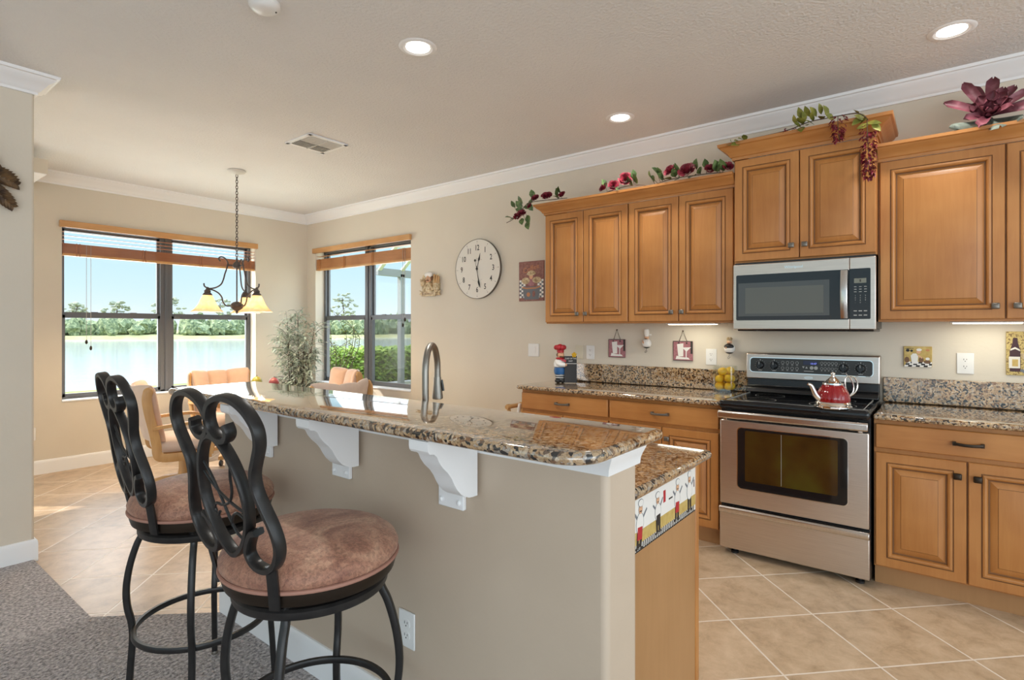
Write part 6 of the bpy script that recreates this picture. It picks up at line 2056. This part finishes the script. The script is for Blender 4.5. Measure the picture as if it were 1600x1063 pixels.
# ------------------------------------------------------------------ under-cabinet fluorescent lights
def undercab(label, y0, y1, e):
    root = thing('under_cabinet_light', label, 'light', (3.86, (y0 + y1) / 2, 1.350), 'slim lights under the wall cabinets')
    m = MB(); m.box(3.80, 3.93, y0, y1, 1.3685, 1.3755)
    obj('housing', m, 'plate', root, bevel=0.003)
    m = MB(); m.box(3.815, 3.90, y0 + 0.012, y1 - 0.012, 1.3635, 1.369)
    obj('diffuser', m, 'undercab', root, bevel=0.003)
    add_light('under_cabinet_lamp', 'AREA', (3.86, (y0 + y1) / 2, 1.361), e, (1.0, 0.95, 0.78), (0.25, 0, -1), 0.08, y1 - y0)
    return root
undercab('slim light glowing under the cabinet left of the microwave', 1.225, 1.572, 0.6)
undercab('slim light glowing under the wide cabinet right of the microwave', -0.330, -0.025, 0.7)

# ------------------------------------------------------------------ folding step stool at the counter end
root = thing('folding_stool', 'white folding stool with pale wooden rails tucked at the far counter end', 'stool', (3.62, 2.72, 0))
m = MB()
for x in (3.50, 3.74):
    m.bar([(x, 2.80, 0.0), (x, 2.655, 0.74)], 0.022, 0.022, (1, 0, 0))
m.box(3.50, 3.74, 2.70, 2.72, 0.42, 0.46)
obj('frame', m, 'white', root, smooth=45)
m = MB()
for x in (3.53, 3.71):
    m.bar([(x, 2.66, 0.0), (x, 2.80, 0.72)], 0.022, 0.030, (1, 0, 0))
m.tube([(3.50, 2.79, 0.70), (3.74, 2.79, 0.70)], 0.018, 10)
obj('rail', m, 'oak', root, smooth=45, label='pale wooden rails')

# ------------------------------------------------------------------ outside
mb = MB()
mb.grid([[(-90, 7.0, -0.345), (60, 7.0, -0.345)], [(-90, 17.9, -0.31), (60, 17.9, -0.31)], [(-90, 18.9, -0.98), (60, 18.9, -0.98)]])
structure('lawn', mb, 'lawn', 'bright green lawn sloping to the lake', 'lawn', smooth=0)
mb = MB(); mb.box(WX + 0.2, 60, -8, 7.0, -0.36, -0.35)
structure('lawn_side', mb, 'lawn', 'strip of lawn beside the patio', 'lawn', smooth=0)
mb = MB(); mb.poly([(-250, 18.2, -0.9), (250, 18.2, -0.9), (250, 260, -0.9), (-250, 260, -0.9)])
o = structure('lake', mb, 'water', 'wide pale lake outside the windows', 'lake', smooth=0)
# far bank, perpendicular to the direction of view through the far window
BD = Vector((math.cos(math.radians(64)), math.sin(math.radians(64)), 0)); BS = Vector((BD.y, -BD.x, 0))
def bank(d, s, z):
    return BD * d + BS * s + Vector((0, 0, z))
mb = MB()
mb.grid([[bank(128, -120, -1.0), bank(128, 120, -1.0)], [bank(131, -120, -0.25), bank(131, 120, -0.25)], [bank(150, -120, 0.3), bank(150, 120, 0.3)], [bank(260, -160, 0.5), bank(260, 160, 0.5)]])
structure('far_bank', mb, 'bank', 'dry grassy bank on the far side of the lake', 'bank', smooth=0)
random.seed(21)
def blob(mb, c, r, rz, seed, sub=3, amp=0.28):
    bm = bmesh.new()
    bmesh.ops.create_icosphere(bm, subdivisions=sub, radius=1.0)
    k = len(mb.v)
    bm.verts.ensure_lookup_table()
    for v in bm.verts:
        n1 = noise.noise(v.co * 2.2 + Vector((seed * 1.7, seed * 0.9, 0))) + 0.6 * noise.noise(v.co * 5.5 + Vector((seed, 0, 3)))
        q = v.co * (1 + amp * n1)
        mb.v.append((c[0] + q.x * r, c[1] + q.y * r, c[2] + q.z * rz))
    for f in bm.faces:
        mb.f.append(tuple(k + v.index for v in f.verts))
        mb.m.append(0)
    bm.free()
mb = MB()
for i in range(420):
    s = rnd(-100, 100)
    d = rnd(133, 146)
    h = rnd(1.2, 2.5) + (d - 133) * 0.06
    c = bank(d, s, 0.2 + h * 0.5)
    blob(mb, c, rnd(0.9, 2.0), h * rnd(0.7, 1.0), i, 2, 0.65)
o = obj('undergrowth', mb, 'treefar', None, smooth=0)
tag(o, 'dense band of mangrove scrub along the far bank', 'bushes', None, 'stuff')
tall = [(-33.5, 154, 6.6, 2.6), (-25.5, 153, 7.0, 2.8), (-15.8, 154, 8.2, 3.8), (-5.0, 155, 8.2, 3.6), (5.0, 153, 7.6, 3.2), (19.0, 154, 6.8, 3.6), (24.3, 152, 10.4, 3.2), (63.0, 153, 8.6, 4.0), (72, 152, 9.2, 4.2), (81, 154, 8.6, 4.2)]
nth = ['leftmost', 'second from the left', 'third from the left', 'fourth from the left', 'fifth from the left', 'sixth from the left', 'tallest, just behind the left lampshade', 'left one seen through the hedge window', 'middle one seen through the hedge window', 'right one seen through the hedge window']
for i, (s, d, h, w) in enumerate(tall):
    c = bank(d, s, 0.3)
    root = thing('pine_tree', 'tall pale tree on the far bank, ' + nth[i], 'tree', c, 'tall trees rising above the far bank scrub')
    m = MB(); m.tube([c, c + Vector((rnd(-.3, .3), 0, h * 0.5)), c + Vector((rnd(-.5, .5), 0, h * 0.88))], [0.22, 0.16, 0.08], 7)
    obj('trunk', m, 'stem', root)
    m = MB()
    rg = random.Random(i)
    for k in range(46):
        t = rg.uniform(0.45, 1.0)
        ww = w * (1.0 - max(0.0, t - 0.72) / 0.28 * 0.62) * (0.55 + 0.45 * min(1, (t - 0.4) / 0.25))
        cc = c + BS * rg.uniform(-ww, ww) + BD * rg.uniform(-1, 1) + Vector((0, 0, h * t))
        blob(m, cc, rg.uniform(0.30, 0.75), rg.uniform(0.18, 0.42), i * 50 + k, 1, 0.7)
    obj('crown', m, 'treegrey', root, smooth=0)

def leaf_mass(mb, x0, x1, y0, y1, z0, z1, n, size, rg, ragged=0.12):
    for _ in range(n):
        f = rg.random()
        x = rg.uniform(x0, x1)
        if f < 0.45:
            y, z = y0 + rg.uniform(-0.06, 0.08), rg.uniform(z0, z1)
        else:
            y, z = rg.uniform(y0, y1), z1 + rg.uniform(-0.08, ragged)
        a = rg.uniform(0, 2 * PI)
        d = Vector((math.cos(a), math.sin(a) - 0.35, rg.uniform(-0.1, 1.0)))
        L = size * rg.uniform(0.7, 1.3)
        mb.leaf((x, y, z), d, (rg.uniform(-.5, .5), -0.6, 1), L, L * 0.55, bend=0.2)
rg = random.Random(8)
root = thing('hedge', 'clipped bright green hedge outside the side window', 'hedge', (10.2, 12.4, -0.4))
m = MB(); m.box(7.2, 13.4, 12.14, 12.75, -0.38, 0.62)
obj('branches', m, 'olive', root, smooth=0)
m = MB(); leaf_mass(m, 7.1, 13.5, 12.08, 12.8, -0.3, 0.66, 5200, 0.13, rg)
obj('leaves', m, 'hedge', root, smooth=0)
mb = MB(); mb.box(7.0, 14.0, 11.15, 11.42, -0.40, -0.06)
structure('kerb', mb, 'concrete', 'low pale concrete edging in front of the hedge', 'edging', bevel=0.01)
mb = MB(); mb.box(5.5, 14.0, 8.6, 11.15, -0.36, -0.338)
structure('mulch_bed', mb, 'mulch', 'brown mulch bed below the side window', 'bed', smooth=0)
for i, (x, y, r, h) in enumerate(((6.75, 10.2, 0.50, 0.42), (7.85, 10.45, 0.50, 0.36), (8.95, 10.60, 0.45, 0.30))):
    root = thing('garden_shrub', 'low yellowing shrub in the mulch bed, ' + ('hidden by the window post', 'in the middle', 'furthest right')[i], 'shrub', (x, y, -0.338), 'low yellowing shrubs in the mulch bed')
    m = MB()
    for k in range(420):
        a = rg.uniform(0, 2 * PI); rr = r * math.sqrt(rg.random()); hh = h * (1 - (rr / r) ** 2 * 0.6)
        p = Vector((x + rr * math.cos(a), y + rr * math.sin(a), -0.33 + hh * rg.uniform(0.3, 1.0)))
        d = Vector((math.cos(a), math.sin(a), rg.uniform(0.1, 1.2)))
        L = rg.uniform(0.07, 0.13)
        m.leaf(p, d, (0, 0, 1), L, L * 0.55, bend=0.2)
    obj('leaves', m, 'shrub2', root, smooth=0)
    m = MB()
    for k in range(6):
        a = k * 1.05
        m.tube([(x, y, -0.338), (x + 0.5 * r * math.cos(a), y + 0.5 * r * math.sin(a), -0.33 + h * 0.6)], 0.010, 5)
    obj('stems', m, 'stem', root)
# sparse wild shrub seen through the left pane of the side window
root = thing('wild_shrub', 'sparse twiggy shrub against the sky in the side window', 'shrub', (7.25, 10.9, -0.338))
ms, ml = MB(), MB()
for k in range(15):
    a = rg.uniform(0, 2 * PI)
    top = rg.uniform(1.0, 2.15)
    p0 = Vector((7.25, 10.9, -0.338)); p1 = p0 + Vector((rg.uniform(-0.45, 0.65), rg.uniform(-0.5, 0.5), top * 0.75)); p2 = p0 + Vector((rg.uniform(-0.75, 0.95), rg.uniform(-0.7, 0.7), top + 0.2))
    sp = spline([p0, p1, p2], 6)
    ms.tube(sp, [0.012 - 0.010 * i / (len(sp) - 1) for i in range(len(sp))], 5)
    for q in sp[4:]:
        for _ in range(5 if q.z < 1.45 else 2):
            a = rg.uniform(0, 2 * PI)
            d = Vector((math.cos(a), math.sin(a), rg.uniform(-0.4, 0.9)))
            L = rg.uniform(0.05, 0.10)
            ml.leaf(q + d * rg.uniform(0, 0.10), d, (0, 0, 1), L, L * 0.5, bend=0.2)
obj('twigs', ms, 'stem', root)
obj('leaves', ml, 'olive', root, smooth=0)
# patio screen enclosure
root = thing('screen_enclosure', 'grey aluminium patio screen enclosure beyond the side window', 'enclosure', (10.5, 9.9, -0.34))
for x in (8.50, 10.6, 12.7):
    m = MB(); m.box(x - 0.055, x + 0.055, 9.84, 9.96, -0.336, 2.58)
    obj('post', m, 'lanai', root, smooth=0)
m = MB(); m.box(7.80, 14, 9.84, 9.96, 2.52, 2.68)
obj('beam', m, 'lanai', root, smooth=0)
for i, x in enumerate((8.5, 9.55, 10.6, 11.65, 12.7)):
    m = MB(); m.bar([(x, 9.9, 2.64), (x, 9.0, 3.35), (x, 3.0, 3.60)], 0.05, 0.10, (1, 0, 0))
    obj('rafter', m, 'lanaiwhite', root, smooth=0)
for y, z in ((9.3, 3.13), (8.6, 3.37), (7.2, 3.44), (5.8, 3.50)):
    m = MB(); m.box(7.80, 14, y - 0.03, y + 0.03, z - 0.05, z + 0.05)
    obj('purlin', m, 'lanaiwhite', root, smooth=0)
m = MB(); m.box(7.80, 7.90, 3.0, 9.0, 3.3, 3.4); m.bar([(7.85, 9.9, 2.60), (7.85, 9.0, 3.35)], 0.05, 0.1, (1, 0, 0))
obj('edge_rail', m, 'lanaiwhite', root, smooth=0)
